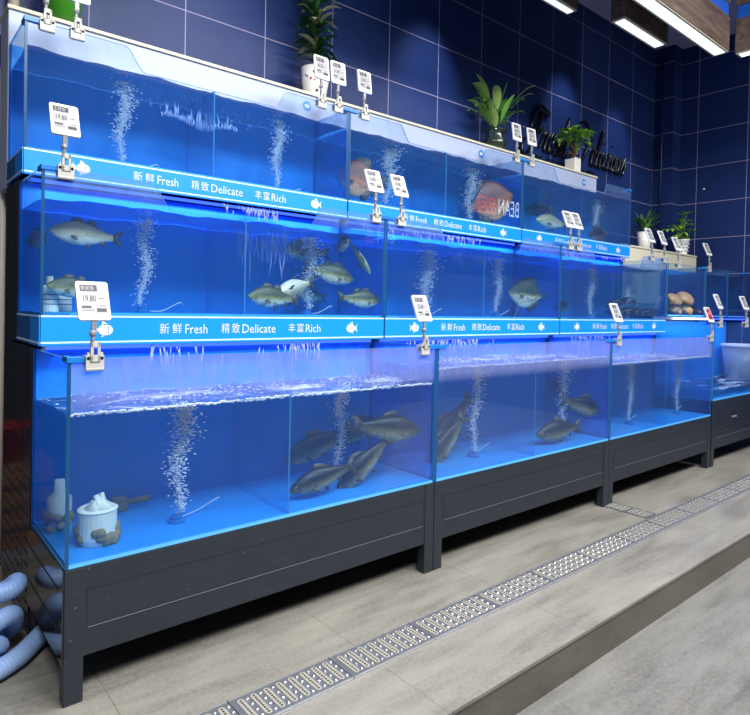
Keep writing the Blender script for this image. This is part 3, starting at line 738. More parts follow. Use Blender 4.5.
def splash_or_glint(x0, x1, y, z0, label, seed):  # streak meshes imitating lamp reflections in the rippled surface
    m = MB(); rn = random.Random(seed); n = 56
    for i in range(n):
        x = x0+(x1-x0)*(i+rn.random())/n; t = (x-x0)/(x1-x0)
        zb = z0+.012*math.sin(t*9)+.02*abs(t-.5)*2; h = rn.uniform(.015, .05)*(1.3-abs(t-.5)*1.6)+(rn.random() < .2)*.06
        m.tube([(x, y, zb-rn.random()*.01), (x+rn.uniform(-.006, .006), y-.004, zb+h*.4), (x+rn.uniform(-.008, .008), y, zb+h)], [.004, .0055, .001], 5)
    for i in range(90):
        x = rn.uniform(x0-.2, x1+.15); z = rn.uniform(z0+.03, 2.5); h = rn.uniform(.004, .03)
        m.tube([(x, y, z), (x+.001, y, z+h)], [.0022, .0008], 5)
    tag(m.build('glint_streaks', M['drip'], smooth=True), label, 'water', 'pale streaks of falling water', 'stuff')
splash_or_glint(.66, 1.10, .95, 2.37, 'pale jagged lamp reflections shaped as streaks in the near top tank', 11)
m = None
drips(.95, 1.35, .62, 1.80, 1.50, 60, 'faint water streaks above the two bass', 12, .003, 'pale streaks of falling water')
drips(2.55, 3.0, .62, 1.80, 1.66, 50, 'faint water streaks by the divider of the second middle tank', 13, .004, 'pale streaks of falling water')

# ------------------------------------------------------------------ fish
def fish_mesh(kind):
    """unit length along +X (nose), z up; kinds differ in depth and fins"""
    if kind == 'carp':  prof = [(0, .0, .0, .0), (.03, .035, .03, .022), (.10, .075, .06, .05), (.22, .125, .105, .075), (.36, .15, .13, .085), (.5, .14, .125, .078), (.64, .105, .10, .058), (.76, .066, .065, .036), (.84, .045, .045, .02), (.87, .045, .045, .012)]
    elif kind == 'bass': prof = [(0, .0, .0, .0), (.03, .04, .035, .025), (.10, .085, .08, .05), (.2, .135, .12, .07), (.34, .165, .15, .078), (.48, .155, .145, .07), (.62, .115, .11, .05), (.74, .07, .068, .03), (.83, .05, .048, .016), (.86, .05, .05, .01)]
    else: prof = [(0, .0, .0, .0), (.03, .06, .05, .02), (.10, .15, .13, .045), (.22, .28, .25, .065), (.38, .36, .33, .07), (.52, .33, .31, .062), (.66, .22, .2, .042), (.78, .09, .085, .022), (.84, .055, .055, .014), (.87, .055, .055, .01)]
    m = MB(); seg = 16; vs = []
    if kind != 'round': prof = [(a, b*1.08, c*1.1, d*1.1) for a, b, c, d in prof]
    P = catmull([Vector((a, b, c)) for a, b, c, d in prof], 3); D = catmull([Vector((a, d, 0)) for a, b, c, d in prof], 3)
    for p, d in zip(P, D):
        for k in range(seg):
            q = 2*PI*k/seg; s, c = math.sin(q), math.cos(q)
            zz = s*max(p.y, .001) if s > 0 else s*max(p.z, .001)
            vs.append((.5-p.x, c*max(d.y, .0008)*(1-.12*abs(s)), zz))
    n = len(P)
    m.add(vs, [(i*seg+k, (i+1)*seg+k, (i+1)*seg+(k+1) % seg, i*seg+(k+1) % seg) for i in range(n-1) for k in range(seg)]+[tuple(range(seg)), tuple((n-1)*seg+k for k in range(seg-1, -1, -1))], 0)
    def finp(pts, w=.004, mt=1, off=0):
        nn = len(pts)
        m.pbox([(x, -w+off, z) for x, z in pts], (0, 2*w, 0), mt, mt)
    tx = .5-.85; ph = prof[-1][1]
    finp([(tx+.01, ph*.9), (tx-.06, .09), (tx-.15, .125), (tx-.125, .06), (tx-.095, 0), (tx-.125, -.06), (tx-.15, -.12), (tx-.06, -.085), (tx+.01, -ph*.9)], .003)
    top = prof[4][1]
    if kind == 'bass':
        finp([(.25, top*.85), (.2, top+.05), (.13, top+.055), (.06, top+.03), (.03, top*.9)]); finp([(.03, top*.88), (-.02, top+.04), (-.1, top+.03), (-.15, top*.5), (-.1, top*.5)])
    elif kind == 'carp':
        finp([(.14, top*.95), (.09, top+.06), (.04, top+.05), (-.05, top+.015), (-.12, top*.72), (-.08, top*.6)])
    else:
        finp([(.22, top*.8), (.1, top+.03), (-.02, top+.05), (-.14, top+.03), (-.2, top*.5), (-.1, top*.5)]); finp([(.0, -top*.82), (-.05, -top-.05), (-.15, -top*.95), (-.22, -top*.45), (-.1, -top*.5)])
    b = prof[4][2]
    finp([(.02, -b*.85), (-.02, -b-.045), (-.055, -b-.03), (-.04, -b*.8)]); finp([(-.17, -b*.45), (-.22, -b*.95), (-.255, -b*.8), (-.25, -b*.35)])
    for s in (-1, 1):   # pectoral fins angled out
        yy = prof[3][3]*s
        m.pbox([(.24, yy*.9, -.045), (.17, yy*1.5, -.105), (.135, yy*1.6, -.09), (.18, yy*.95, -.03)], (.0, .003*s, .004), 1, 1)
    er = .017; ex, ez = .5-.095, .028
    for s in (-1, 1):
        yy = .043*s if kind != 'round' else .034*s
        m.ball((ex, yy, ez), er, 3, 10, 8, (1, .5, 1)); m.ball((ex, yy+.004*s, ez), er*.62, 2, 8, 6, (1, .6, 1))
        # gill cover edge
        g = [(.5-.205+.03*math.cos(a), (prof[3][3]*.93)*s*math.cos((a-PI)*.55), .075*math.sin(a)) for a in [PI*.6+i*PI*.8/8 for i in range(9)]]
        m.tube(g, .0035, 5, 1)
    m.tube([(.497, -.010, -.006), (.5, 0, -.004), (.497, .010, -.006)], .004, 5, 1)
    return m
fcache = {}
def fish(kind, matk, loc, length, yaw, pitch, label, roll=0, group=None):
    """yaw 0 = nose to +X, 180 = nose to -X; pitch up positive"""
    key = (kind, matk)
    if key not in fcache:
        o = fish_mesh(kind).build('fish', [M[matk], M['fin'], M['eye'], M['iris']], smooth=True); fcache[key] = o
    else:
        o = fcache[key].copy(); COL.objects.link(o)
    o.name = 'fish'; o.location = loc; o.scale = (length,)*3
    o.rotation_euler = Euler((math.radians(roll), -math.radians(pitch), 0)).to_matrix().to_euler()
    R = Matrix.Rotation(math.radians(yaw), 3, 'Z') @ Matrix.Rotation(-math.radians(pitch), 3, 'Y') @ Matrix.Rotation(math.radians(roll), 3, 'X')
    o.rotation_euler = R.to_euler(); tag(o, label, 'fish', group or 'fish in the tanks'); return o
F = fish
F('carp', 'carp', (1.55, .105, .772), .45, -6, -9, 'large olive carp swimming right above the others in the near bottom tank')
F('carp', 'carp', (1.16, .115, .578), .37, 172, -14, 'dark carp near the floor beside the divider, nose to the left')
F('carp', 'carp', (1.43, .14, .60), .40, 160, -44, 'dark carp diving steeply head down behind the bottom front glass')
F('carp', 'carp', (1.33, .40, .66), .44, 165, -22, 'hazy carp at the back with its tail raised, near bottom tank')
F('carp', 'carp', (1.62, .42, .70), .42, 20, 8, 'hazy carp behind the large olive carp')
F('carp', 'carp', (2.33, .38, .66), .50, 165, -50, 'hazy grey carp diving at the left end of the middle bottom tank')
F('carp', 'carp', (2.14, .24, .60), .42, 160, -52, 'darker hazy carp low down beside the joint of the bottom tanks')
F('carp', 'carp', (3.15, .12, .578), .46, 172, -4, 'grey carp resting on the floor right of the divider, nose left')
F('carp', 'carp', (3.50, .16, .71), .46, -12, -16, 'grey carp swimming right in the middle bottom tank')
F('carp', 'carp', (3.62, .42, .77), .38, 60, 35, 'hazy carp rising at the back of the middle bottom tank')
F('bass', 'pale', (.215, .60, 1.688), .30, 178, 3, 'grey perch hanging alone in the near middle row tank')
F('bass', 'bass', (.17, .56, 1.452), .25, 184, 4, 'striped bass partly behind the large 19.80 price tag')
F('bass', 'pale', (.045, .70, 1.66), .24, 95, 0, 'refracted image of the grey perch at the left end glass, added as a fish')  # added fish, stands in for the perch refracted through the end glass
F('bass', 'bass', (1.10, .50, 1.438), .32, 184, 2, 'olive bass resting on the tank floor right of the divider')
F('bass', 'pale', (1.27, .57, 1.492), .34, 197, -16, 'pale belly-up bass leaning behind the olive resting bass', 180)
F('bass', 'bass', (1.60, .60, 1.76), .28, 250, 5, 'bass facing out of the glass at the top of the bass shoal')
F('bass', 'pale', (1.70, .56, 1.70), .26, 300, -55, 'white-bellied bass diving beside the one facing out', 60)
F('bass', 'bass', (1.53, .62, 1.592), .34, -10, -12, 'bass swimming right in the middle of the bass shoal')
F('bass', 'bass', (1.47, .76, 1.72), .32, 180, 0, 'hazy bass at the back near the top of the shoal')
F('bass', 'bass', (1.52, .78, 1.47), .32, 200, 8, 'hazy bass at the back near the floor')
F('bass', 'bass', (1.68, .52, 1.445), .30, -6, -3, 'bass near the floor beside the end glass, nose right')
F('round', 'bass', (3.50, .66, 1.53), .34, 150, 6, 'round hazy flat fish in the second middle row tank')
F('bass', 'darkfish', (3.83, .58, 1.44), .28, 10, 8, 'dark fish low in the corner of the third middle row tank')
F('round', 'redfish', (2.0, .93, 2.25), .36, 150, 4, 'reddish fish beside the glass joint in the second top tank')
F('round', 'redfish', (3.34, .95, 2.27), .48, -20, 20, 'big orange-brown fish beside the joint in the second top tank')
F('carp', 'pale', (4.20, .93, 2.20), .42, 174, 2, 'long pale olive fish on the floor of the last top tank')
F('round', 'darkfish', (4.99, .93, 2.17), .24, 160, -6, 'small dark fish below the bubbles in the last top tank')
F('carp', 'darkfish', (4.15, .10+.95, 2.32), .36, 80, 5, 'hazy dark fish above the long pale olive fish')

# ------------------------------------------------------------------ turtles
def turtle(loc, s, rz, shellm, label, tilt=0, group=''):
    r = empty('turtle', loc, label, 'turtle', group, (0, 0, 0)); r.rotation_euler = (Matrix.Rotation(math.radians(tilt), 3, 'X') @ Matrix.Rotation(math.radians(rz), 3, 'Z')).to_euler()
    m = MB(); m.ball((0, 0, 0), 1*s, 0, 14, 8, (.78, .62, .16)); m.ball((.86*s, 0, .06*s), .2*s, 0, 10, 8, (1.3, .8, .7)); m.tube([(.6*s, 0, .0), (.8*s, 0, .04*s)], .12*s, 8, 0)
    for a, b in ((.55, .5), (.55, -.5), (-.5, .5), (-.5, -.5)): m.ball((a*s, b*s, -.04*s), .24*s, 0, 8, 6, (1.2, .8, .4))
    m.ball((-.85*s, 0, 0), .1*s, 0, 6, 5, (1.8, .6, .5))
    m.build('body', M['tskin'], r, smooth=True, world=False)
    q = MB(); seg = 20; vs = [(0, 0, (.52*s))]
    for j in range(1, 7):
        a = PI/2*j/6
        for k in range(seg):
            t = 2*PI*k/seg; e = 1+(.02*math.cos(t*6) if j == 6 else 0)
            vs.append((.8*s*math.sin(a)*math.cos(t)*e, .66*s*math.sin(a)*math.sin(t)*e, (.52*s)*math.cos(a)**.8))
    fs = [(0, 1+k, 1+(k+1) % seg) for k in range(seg)]+[(1+j*seg+k, 1+(j+1)*seg+k, 1+(j+1)*seg+(k+1) % seg, 1+j*seg+(k+1) % seg) for j in range(5) for k in range(seg)]+[tuple(1+5*seg+k for k in range(seg-1, -1, -1))]
    q.add(vs, fs); q.build('shell', M[shellm], r, smooth=True, world=False); return r
GT, GD = 'tan turtles in the small tank', 'dark turtles in the third middle row tank'
turtle((5.76, .52, 1.43), .12, 20, 'shell', 'tan turtle low at the left of the tan stack', 22, GT)
turtle((5.96, .50, 1.435), .12, 200, 'shell', 'tan turtle low in the middle of the tan stack', 20, GT)
turtle((6.16, .52, 1.43), .11, -30, 'shelld', 'dark turtle at the right foot of the tan stack', 0, GT)
turtle((5.80, .54, 1.535), .12, 160, 'shell', 'tan turtle upper left of the tan stack', 48, GT)
turtle((6.02, .53, 1.55), .145, 10, 'shell', 'largest tan turtle on top of the stack', 40, GT)
turtle((6.19, .58, 1.51), .10, 60, 'shelld', 'dark turtle climbing behind the stack on the right', 20, GT)
turtle((6.52, .62, 1.425), .09, 30, 'shell', 'single tan turtle in the small tank right of the stack', 0, GT)
for i, (x, y, z, s, a, lb) in enumerate([(4.72, .6, 1.40, .10, 20, 'at the left foot of the dark heap'), (4.93, .58, 1.40, .11, 170, 'at the middle foot of the dark heap'), (5.13, .62, 1.40, .10, 80, 'at the right foot of the dark heap'),
        (4.82, .64, 1.49, .10, 200, 'upper left on the dark heap'), (5.03, .63, 1.50, .10, -20, 'upper right on the dark heap'), (5.30, .58, 1.40, .10, 185, 'alone in the right corner beside the dark heap')]):
    turtle((x, y, z), s, a, 'shelld', 'dark turtle '+lb, (i % 3-1)*8, GD)

# ------------------------------------------------------------------ filters in the tanks
r = empty('filter_basket', (.155, .17, .489), 'white filter basket full of wadding near the front glass, bottom tank', 'filter')
MB().lathe([(0, 0), (.062, 0), (.068, .02), (.068, .12), (.072, .125), (.066, .13), (0, .13)], (.155, .17, .489), 24).build('basket', M['basket'], r)
m = MB(); rn = random.Random(5)
for i in range(12): m.tube([(.155+rn.uniform(-.035, .035), .17+rn.uniform(-.035, .035), .61), (.155+rn.uniform(-.02, .02), .17+rn.uniform(-.02, .02), .61+rn.uniform(.03, .06))], [.024, .006], 7)
m.build('wadding', M['basket'], r, smooth=True)
m = MB()
for i in range(26):
    a = rn.uniform(0, 2*PI); m.ball((.155+.062*math.cos(a), .17+.062*math.sin(a), .489+rn.uniform(.012, .05)), rn.uniform(.016, .026), 0, 7, 5)
m.build('algae', M['algae'], r, smooth=True)
r = empty('filter_bottle', (.06, .40, .489), 'refracted image of the filter basket at the left end glass, added as a bottle', 'filter')  # added bottle, stands in for the basket refracted through the side pane
MB().lathe([(0, 0), (.045, 0), (.045, .13), (.02, .155), (.018, .2), (0, .2)], (.07, .38, .489), 20).build('bottle', M['basket'], r, smooth=True)
m = MB()
for i in range(22):
    a = rn.uniform(0, 2*PI); m.ball((.07+.04*math.cos(a), .38+.04*math.sin(a), .489+rn.uniform(.015, .08)), rn.uniform(.012, .022), 0, 7, 5)
m.build('algae', M['algae'], r, smooth=True)
r = empty('filter_box', (.34, .45, .489), 'dark filter box at the back of the near bottom tank', 'filter')
MB().box(.30, .45, .489, .36, .50, .545).build('body', M['algae'], r, bevel=.006); MB().tube([(.36, .475, .52), (.46, .475, .52)], .014, 10).build('nozzle', M['algae'], r, smooth=True)
def bottle(x, y, lb):
    r = empty('filter_bottle', (x, y, 1.351), lb, 'filter')
    m = MB().lathe([(0, 0), (.036, 0), (.036, .105), (.03, .112), (0, .112)], (x, y, 1.351), 18, 0)
    for z in (.03, .05, .07): m.tube([(x-.0, y, 1.351+z), (x, y, 1.351+z+.004)], .0365, 18, 1)
    m.build('bottle', [M['basket'], M['ink']], r, smooth=False); MB().lathe([(0, .112), (.014, .112), (.014, .15), (0, .15)], (x, y, 1.351), 14).build('cap', M['cream'], r)
bottle(.075, .62, 'refracted image of the white filter bottle at the left end glass, added as a bottle'); bottle(.145, .70, 'white filter bottle behind the bass and the 19.80 price tag')  # first bottle is added, a refracted view of the second
# tub in the raised tank
r = empty('plastic_tub', (6.96, .27, .622), 'milky white plastic tub standing in the raised tank at the right edge', 'tub')
MB().lathe([(0, 0), (.17, 0), (.215, .44), (.21, .44), (.165, .006), (0, .006)], (6.96, .27, .622), 32).build('body', M['tub'], r, smooth=True)
MB().lathe([(.212, .43), (.228, .43), (.228, .458), (.212, .458), (.212, .43)], (6.96, .27, .622), 32).build('rim', M['tubrim'], r, smooth=True)

# ------------------------------------------------------------------ plants
def leaf(m, base, d, ln, wd, droop, mi, n=6, fold=.25):
    d = Vector(d).normalized(); up = Vector((0, 0, 1)); sd = d.cross(up)
    sd = sd.normalized() if sd.length > .05 else Vector((1, 0, 0))
    vs = []; p = Vector(base); cur = d.copy()
    for i in range(n+1):
        t = i/n; w_ = wd*math.sin(PI*min(1, t*.92+.06))**.8*.5
        nrm = sd.cross(cur).normalized()
        vs += [tuple(p-sd*w_+nrm*w_*fold), tuple(p), tuple(p+sd*w_+nrm*w_*fold)]
        cur = (cur+Vector((0, 0, -droop/n*(.5+t)))).normalized(); p = p+cur*(ln/n)
    o = len(vs)
    fs = []
    for i in range(n):
        a = i*3; fs += [(a, a+3, a+4, a+1), (a+1, a+4, a+5, a+2)]
    m.add(vs, fs, mi)
ZT = 2.838
# dark-leaved plant in painted pot
rn = random.Random(3); cx, cy = 1.87, 1.305
r = empty('potted_plant', (cx, cy, ZT), 'dark-leaved upright plant in a white pot with painted flowers', 'plant', 'potted plants')
MB().lathe([(0, 0), (.062, 0), (.078, .03), (.094, .12), (.098, .215), (.088, .215), (.082, .19), (0, .19)], (cx, cy, ZT), 28).build('pot', M['potw'], r, smooth=True)
m = MB()
for i in range(14):
    a = rn.uniform(PI, 2*PI)+.2; z = rn.uniform(.04, .17); rad = .078+.018*z/.2+.004
    m.ball((cx+rad*math.cos(a), cy+rad*math.sin(a), ZT+z), rn.uniform(.006, .013), 1 if i % 5 == 0 else 0, 7, 5, (1, .5, .7))
m.build('painted_flowers', [M['ink2'], M['redp']], r, smooth=True)
MB().lathe([(0, .192), (.082, .192)], (cx, cy, ZT), 20).build('soil', M['soil'], r)
m = MB(); m.tube([(cx, cy, ZT+.19), (cx+.005, cy, ZT+.62)], .016, 8, 2)
for i in range(110):
    t = rn.random(); a = rn.uniform(0, 2*PI); z = ZT+.24+t*.52
    el = rn.uniform(-.1, .9)+t*.7
    leaf(m, (cx+.01*math.cos(a), cy+.01*math.sin(a), z), (math.cos(a), math.sin(a), el), rn.uniform(.12, .21), rn.uniform(.032, .055), rn.uniform(.8, 1.7), 1 if rn.random() < .16 else 0)
m.clampy(1.48).build('foliage', [M['leafd'], M['leafp'], M['trunk']], r, smooth=True)
# glass vase plant
cx, cy = 3.84, 1.305
r = empty('potted_plant', (cx, cy, ZT), 'long-leaved green plant in a round glass vase', 'plant', 'potted plants')
MB().lathe([(0, 0), (.075, 0), (.105, .05), (.105, .09), (.078, .14), (.085, .165), (.112, .19), (.108, .19), (.08, .165), (.072, .14), (.099, .09), (.099, .05), (.07, .006), (0, .006)], (cx, cy, ZT), 28).build('glass_vase', M['vaseglass'], r, smooth=True)
MB().lathe([(0, .008), (.068, .008), (.095, .05), (.095, .085), (.07, .12), (0, .12)], (cx, cy, ZT), 20).build('roots', M['soil'], r, smooth=True)
m = MB()
for i in range(30):
    a = rn.uniform(0, 2*PI); el = rn.uniform(.9, 4.0); h = rn.uniform(.10, .40)
    d = Vector((math.cos(a), math.sin(a)*.6, el)).normalized(); b0 = Vector((cx, cy, ZT+.12)); b1 = b0+d*h
    m.tube([b0, b0+Vector((0, 0, h*.5))+d*.03, b1], .0045, 5, 2)
    leaf(m, b1, (d.x+math.cos(a)*.25, d.y, d.z), rn.uniform(.15, .27), rn.uniform(.055, .08), rn.uniform(.6, 2.2), 1 if rn.random() < .4 else 0)
m.clampy(1.47).build('foliage', [M['leafm'], M['leafl'], M['leafd']], r, smooth=True)
# money tree in square pot
def palmate(m, c, d, ln, n, mi, rn):
    for k in range(n):
        a = 2*PI*k/n+rn.uniform(-.2, .2); v = Vector((math.cos(a), math.sin(a), rn.uniform(-.1, .35)))+Vector(d)*.5
        leaf(m, c, v, ln*rn.uniform(.8, 1.15), ln*.38, 1.0, mi if rn.random() < .75 else 1-mi)
cx, cy = 5.11, 1.305
r = empty('potted_plant', (cx, cy, ZT), 'small money tree in a white square pot below the black sign letters', 'plant', 'potted plants')
m = MB().box(cx-.058, cy-.058, ZT, cx+.058, cy+.058, ZT+.15)
for i in range(4):
    x = cx-.058+.029*i; m.add([(x, cy-.058, ZT+.15), (x+.029, cy-.058, ZT+.15), (x+.0145, cy-.058, ZT+.165)], [(0, 1, 2)])
m.build('pot', M['potw'], r, bevel=.004)
m = MB()
for k in range(3): m.tube([(cx+.016*math.cos(k*2.1+t*1.2), cy+.016*math.sin(k*2.1+t*1.2), ZT+.14+.05*t) for t in range(6)], [.016, .014, .013, .012, .011, .01], 7)
for k in range(14): m.ball((cx+rn.uniform(-.04, .04), cy+rn.uniform(-.03, .03), ZT+.16+rn.uniform(0, .14)), rn.uniform(.012, .022), 0, 6, 5)
m.build('trunk', M['trunk'], r, smooth=True)
m = MB()
for i in range(10):
    a = rn.uniform(0, 2*PI); el = rn.uniform(-.2, 1.2); d = Vector((math.cos(a), math.sin(a)*.6, el)).normalized(); b = Vector((cx, cy, ZT+.34)); c = b+d*rn.uniform(.06, .17)
    m.tube([b-Vector((0, 0, .05)), c], .003, 5, 0); palmate(m, c, d, rn.uniform(.12, .19), 5, 0 if rn.random() < .5 else 1, rn)
m.clampy(1.42).build('foliage', [M['leafm'], M['leafb']], r, smooth=True)
# two on the ledge
ZL = 2.115
cx, cy = 6.12, 1.02
r = empty('potted_plant', (cx, cy, ZL), 'bushy dark green plant in a plain white pot on the low board', 'plant', 'potted plants')
MB().lathe([(0, 0), (.058, 0), (.078, .19), (.07, .19), (.066, .17), (0, .17)], (cx, cy, ZL), 24).build('pot', M['potw'], r, smooth=True)
m = MB()
for i in range(60):
    a = rn.uniform(0, 2*PI); el = rn.uniform(.3, 3); d = Vector((math.cos(a), math.sin(a), el)).normalized(); h = rn.uniform(.02, .2)
    leaf(m, Vector((cx, cy, ZL+.17))+d*h, d, rn.uniform(.08, .13), rn.uniform(.035, .055), .7, 1 if rn.random() < .3 else 0)
m.build('foliage', [M['leafd'], M['leafm']], r, smooth=True)
cx, cy = 7.08, 1.02
r = empty('potted_plant', (cx, cy, ZL), 'bright green small money tree in a pale patterned pot on the low board', 'plant', 'potted plants')
m = MB().lathe([(0, 0), (.065, 0), (.065, .012), (.055, .02), (.078, .17), (.086, .175), (.086, .19), (0, .18)], (cx, cy, ZL), 24)
for j in range(3):
    for i in range(14):
        a = 2*PI*i/14+j*.2; rad = .066+.007*j; m.ball((cx+rad*math.cos(a), cy+rad*math.sin(a), ZL+.05+.042*j), .009, 1, 6, 5, (1, 1, 1))
m.build('pot', [M['potw'], M['potp']], r, smooth=True)
m = MB().tube([(cx, cy, ZL+.17), (cx+.01, cy, ZL+.25), (cx-.005, cy, ZL+.34)], [.03, .022, .014], 8); m.build('trunk', M['trunk'], r, smooth=True)
m = MB()
for dx, dz, n in ((-.24, .30, 2), (-.16, .33, 2), (-.06, .36, 2), (0, .28, 2), (.06, .42, 3), (.12, .38, 2), (.16, .33, 2), (.03, .50, 2), (.02, .22, 2), (-.1, .24, 1)):
    for q in range(n):
        c = Vector((cx+dx+rn.uniform(-.03, .03), cy+rn.uniform(-.08, .08), ZL+dz)); b = Vector((cx, cy, ZL+.32)); m.tube([b, c], .003, 5, 0); palmate(m, c, (c-b).normalized(), .09, 5, 1, rn)
m.build('foliage', [M['leafm'], M['leafb']], r, smooth=True)
# green gourd-like vase at the near end
tag(MB().lathe([(0, 0), (.045, .005), (.078, .05), (.094, .14), (.095, .24), (.082, .34), (.05, .42), (.02, .45), (0, .45)], (.262, 1.305, ZT), 28).build('green_vase', M['greenvase'], smooth=True), 'shiny green vase on the white board at the near end', 'vase')

# ------------------------------------------------------------------ black script sign on the back wall
GLY = { # strokes in x-height units, slanted later
 'r': ([[(0, .1), (.12, .95), (.14, .75), (.3, 1.0), (.42, .9), (.36, .3), (.46, .02), (.6, .15)]], .62),
 'e': ([[(0, .35), (.3, .55), (.36, .9), (.22, 1.0), (.08, .7), (.1, .15), (.26, 0), (.46, .2)]], .5),
 's': ([[(0, .15), (.24, 1.05), (.3, .8), (.4, .4), (.3, .02), (.08, .08)]], .5),
 'h': ([[(.0, .05), (.1, .8), (.22, 2.1)], [(.12, 2.05), (.05, .0)], [(.07, .4), (.24, .95), (.38, .9), (.34, .25), (.42, 0), (.6, .15)]], .62),
 'l': ([[(0, .2), (.22, 1.6), (.28, 2.2), (.16, 2.0), (.08, .6), (.14, .02), (.34, .18)]], .4),
 'i': ([[(0, .3), (.1, .95), (.08, .2), (.18, 0), (.34, .2)], [(.13, 1.42), (.135, 1.5)]], .4),
 'c': ([[(.36, .85), (.24, 1.0), (.06, .7), (.06, .2), (.2, 0), (.42, .2)]], .46),
 'o': ([[(.2, 1.0), (.04, .6), (.08, .1), (.24, 0), (.38, .4), (.34, .9), (.2, 1.0), (.3, .8), (.5, .85)]], .52),
 'u': ([[(0, .3), (.1, .95), (.08, .2), (.2, 0), (.36, .3), (.42, .95), (.38, .15), (.48, 0), (.62, .2)]], .64),
 'F': ([[(.95, 2.75), (.6, 2.8), (.2, 2.95), (-.25, 2.9), (-.5, 2.3), (-.5, 1.6), (-.3, 1.3), (-.05, 1.7), (.1, 2.5)], [(-.15, 2.7), (.4, 2.62), (.9, 2.5), (1.05, 2.65)], [(.32, 2.6), (.25, 1.6), (.05, .4), (-.3, -.25), (-.75, -.2), (-.9, .35), (-.7, .7)], [(.05, 1.5), (.4, 1.45), (.62, 1.6), (.5, 1.25)]], 1.0),
 'D': ([[(.35, 2.1), (.3, 1.2), (.05, .25), (-.25, .0), (-.3, .3), (.1, .2), (.6, .0), (.95, .5), (1.05, 1.4), (.8, 2.2), (.2, 2.5), (-.35, 2.2), (-.4, 1.7)]], 1.2),
}
r = empty('wall_sign', (5.5, 1.44, 3.06), 'black three-dimensional script sign reading Fresh Delicious on the back wall', 'sign')
XH = .225
def glyph(ch, x, z, sx):
    m = MB()
    for st in GLY[ch][0]:
        P = [(x+(px_+.34*pz)*sx, 1.468, z+pz*XH) for px_, pz in st]
        Q = catmull(P, 5) if len(P) > 2 else [Vector(p) for p in P]
        n = len(Q); rad = [.0075+.0065*math.sin(PI*i/max(1, n-1)) for i in range(n)]
        m.tube(Q, rad, 8)
        m.tube([q+Vector((0, .009, 0)) for q in Q], rad, 8)
    m.build('letter_'+ch.lower(), M['letter'], r, smooth=True)
XH = .165; glyph('F', 4.60, 3.02, .17); XH = .215
x = 4.74
for ch in 'resh': glyph(ch, x, 3.05, .215); x += GLY[ch][1]*.225
XH = .185; glyph('D', 5.40, 3.06, .18); XH = .20
x = 5.70
for ch in 'elicious': glyph(ch, x, 3.06, .205); x += GLY[ch][1]*.205
m = MB(); 
for i, ch in enumerate('新鲜精致丰富'):
    X = 4.66+i*.195; v, f = text_geo(ch); z0, z1 = 2.83, 3.0
    n = len(v); m.add([(X+.15*a, 1.455, z0+(z1-z0)*b) for a, b in v], f); m.add([(X+.15*a, 1.47, z0+(z1-z0)*b) for a, b in v], f)
m.build('small_lettering', M['letter'], r)

# ------------------------------------------------------------------ floor drains
def drain_plate(x0, x1, y0, y1, name='drain_grate', n=8):
    w_, d_ = x1-x0, y1-y0
    m = MB().box(.002, .0, .0, w_-.002, d_, .006, 0)
    p = (w_-.02)/n
    for i in range(n):
        cx = .01+p*(i+.5)
        a, b = .020, d_-.020; q = .0125; P = []
        for k in range(7): t = PI+PI*k/6; P.append((cx+q*math.cos(t), a+q*math.sin(t)+q))
        for k in range(7): t = PI*k/6; P.append((cx+q*math.cos(t), b+q*math.sin(t)-q))
        m.pbox([(x, y, .006) for x, y in P], (0, 0, .0022), 1, 1)
        for k in range(9):
            y = a+.012+(b-a-.024)*k/8; c = 7
            m.add([(cx+.0046*math.cos(2*PI*j/c), y+.0046*math.sin(2*PI*j/c), .0086) for j in range(c)], [tuple(range(c))], 2)
        if i < n-1 or True:
            for k in range(4):
                m.ball((cx+p/2, a+.012+(b-a-.024)*k/3, .006), .0078, 3, 8, 6, (1, 1, .7))
    m.box(.002, 0, .006, w_-.002, .006, .010, 4); m.box(.002, d_-.004, .006, w_-.002, d_, .008, 4)
    o = m.build(name, [M['steel'], M['slot'], M['hole'], M['bump'], M['trim']], smooth=False); o.location = (x0, y0, .0005); return o
pp = None; xs = .887-3*.4325; i = 0
words = ['first', 'second', 'third', 'fourth', 'fifth', 'sixth', 'seventh', 'eighth', 'ninth', 'tenth', 'eleventh', 'twelfth', 'thirteenth', 'fourteenth', 'fifteenth']
x = .887-2*.4325
while x+.4325 < 6.7:
    if pp is None: pp = drain_plate(x, x+.4325, -.492, -.322); o = pp
    else: o = pp.copy(); COL.objects.link(o); o.location = (x, -.492, .0005)
    tag(o, 'perforated steel drain plate in the platform channel, %s from the near end' % words[i], 'drain cover', 'steel drain plates in the platform')
    x += .4325; i += 1
struct(MB().box(-.5, -.499, -.001, 7.4, -.4925, .0035), 'trim_drain_front', M['trim'])
struct(MB().box(-.5, -.3215, -.001, 7.4, -.316, .0025), 'trim_drain_back', M['groove'])
for j in range(2):
    if j == 0: sp_ = drain_plate(0, .155, 0, .14, n=4); o = sp_
    else: o = sp_.copy(); COL.objects.link(o)
    o.rotation_euler = (0, 0, PI/2); o.location = (3.69, -.312+j*.157, .0005)
    tag(o, 'small side drain plate '+('touching the main channel' if j == 0 else 'just in front of the stand leg'), 'drain cover', 'small plates of the side drain')

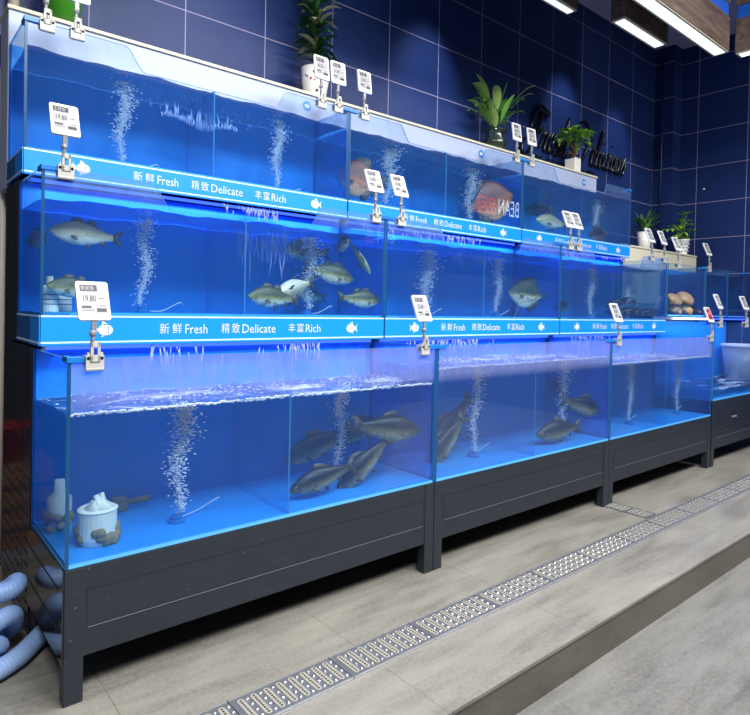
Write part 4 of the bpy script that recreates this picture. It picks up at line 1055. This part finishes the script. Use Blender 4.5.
# ------------------------------------------------------------------ blue hose
ctrl = [(.3, .80, .045), (.12, .60, .045), (.0, .43, .047), (-.09, .33, .047), (-.22, .27, .047), (-.42, .28, .05), (-.55, .42, .06), (-.45, .60, .10), (-.25, .62, .16), (-.10, .56, .22), (-.055, .50, .27),
        (-.09, .44, .27), (-.25, .44, .26), (-.45, .46, .22), (-.52, .56, .16), (-.36, .66, .09), (-.18, .62, .06), (-.085, .52, .08), (-.07, .47, .14), (-.10, .42, .18), (-.2, .38, .16), (-.3, .42, .10),
        (-.24, .52, .06), (-.16, .47, .05), (-.13, .40, .08), (-.20, .33, .13), (-.40, .33, .13), (-.8, .30, .10)]
P = catmull([Vector(c) for c in ctrl], 26)
rad = [.036+.0018*math.sin(i*2.2) for i in range(len(P))]
tag(MB().tube(P, rad, 14).build('drain_hose', M['hose'], smooth=True), 'coiled light blue ribbed hose lying on the floor beside the stand', 'hose')

# ------------------------------------------------------------------ lit sign across the aisle (seen mirrored in the glass)
r = empty('shop_sign', (9.6, -6.0, 2.5), 'lit red and white shop sign across the aisle, mirrored in the glass', 'sign')
MB().box(6.2, -6.12, 2.2, 13.6, -6.02, 4.8).build('sign_board', M['signbody'], r)
m = MB(); put_text(m, 'BEAN', 12.66, 11.82, 3.86, 4.26, -6.0); m.build('white_letters', M['neonw'], r)
m = MB(); put_text(m, '品', 11.72, 11.40, 3.82, 4.24, -6.0); put_text(m, '回', 11.36, 11.04, 3.82, 4.24, -6.0); put_text(m, '品', 7.08, 6.86, 2.66, 2.9, -6.0); m.build('red_letters', M['neonr'], r)
m = MB(); put_text(m, 'GUM', 7.62, 7.16, 2.70, 2.88, -6.0); m.build('small_letters', M['neonw'], r)
scene.view_settings.view_transform = 'Standard'; scene.view_settings.look = 'None'; scene.view_settings.exposure = 0.0; scene.view_settings.gamma = 1
scene.view_settings.use_curve_mapping = False
scene.cycles.transparent_max_bounces = 40; scene.cycles.max_bounces = 8; scene.cycles.sample_clamp_indirect = 4
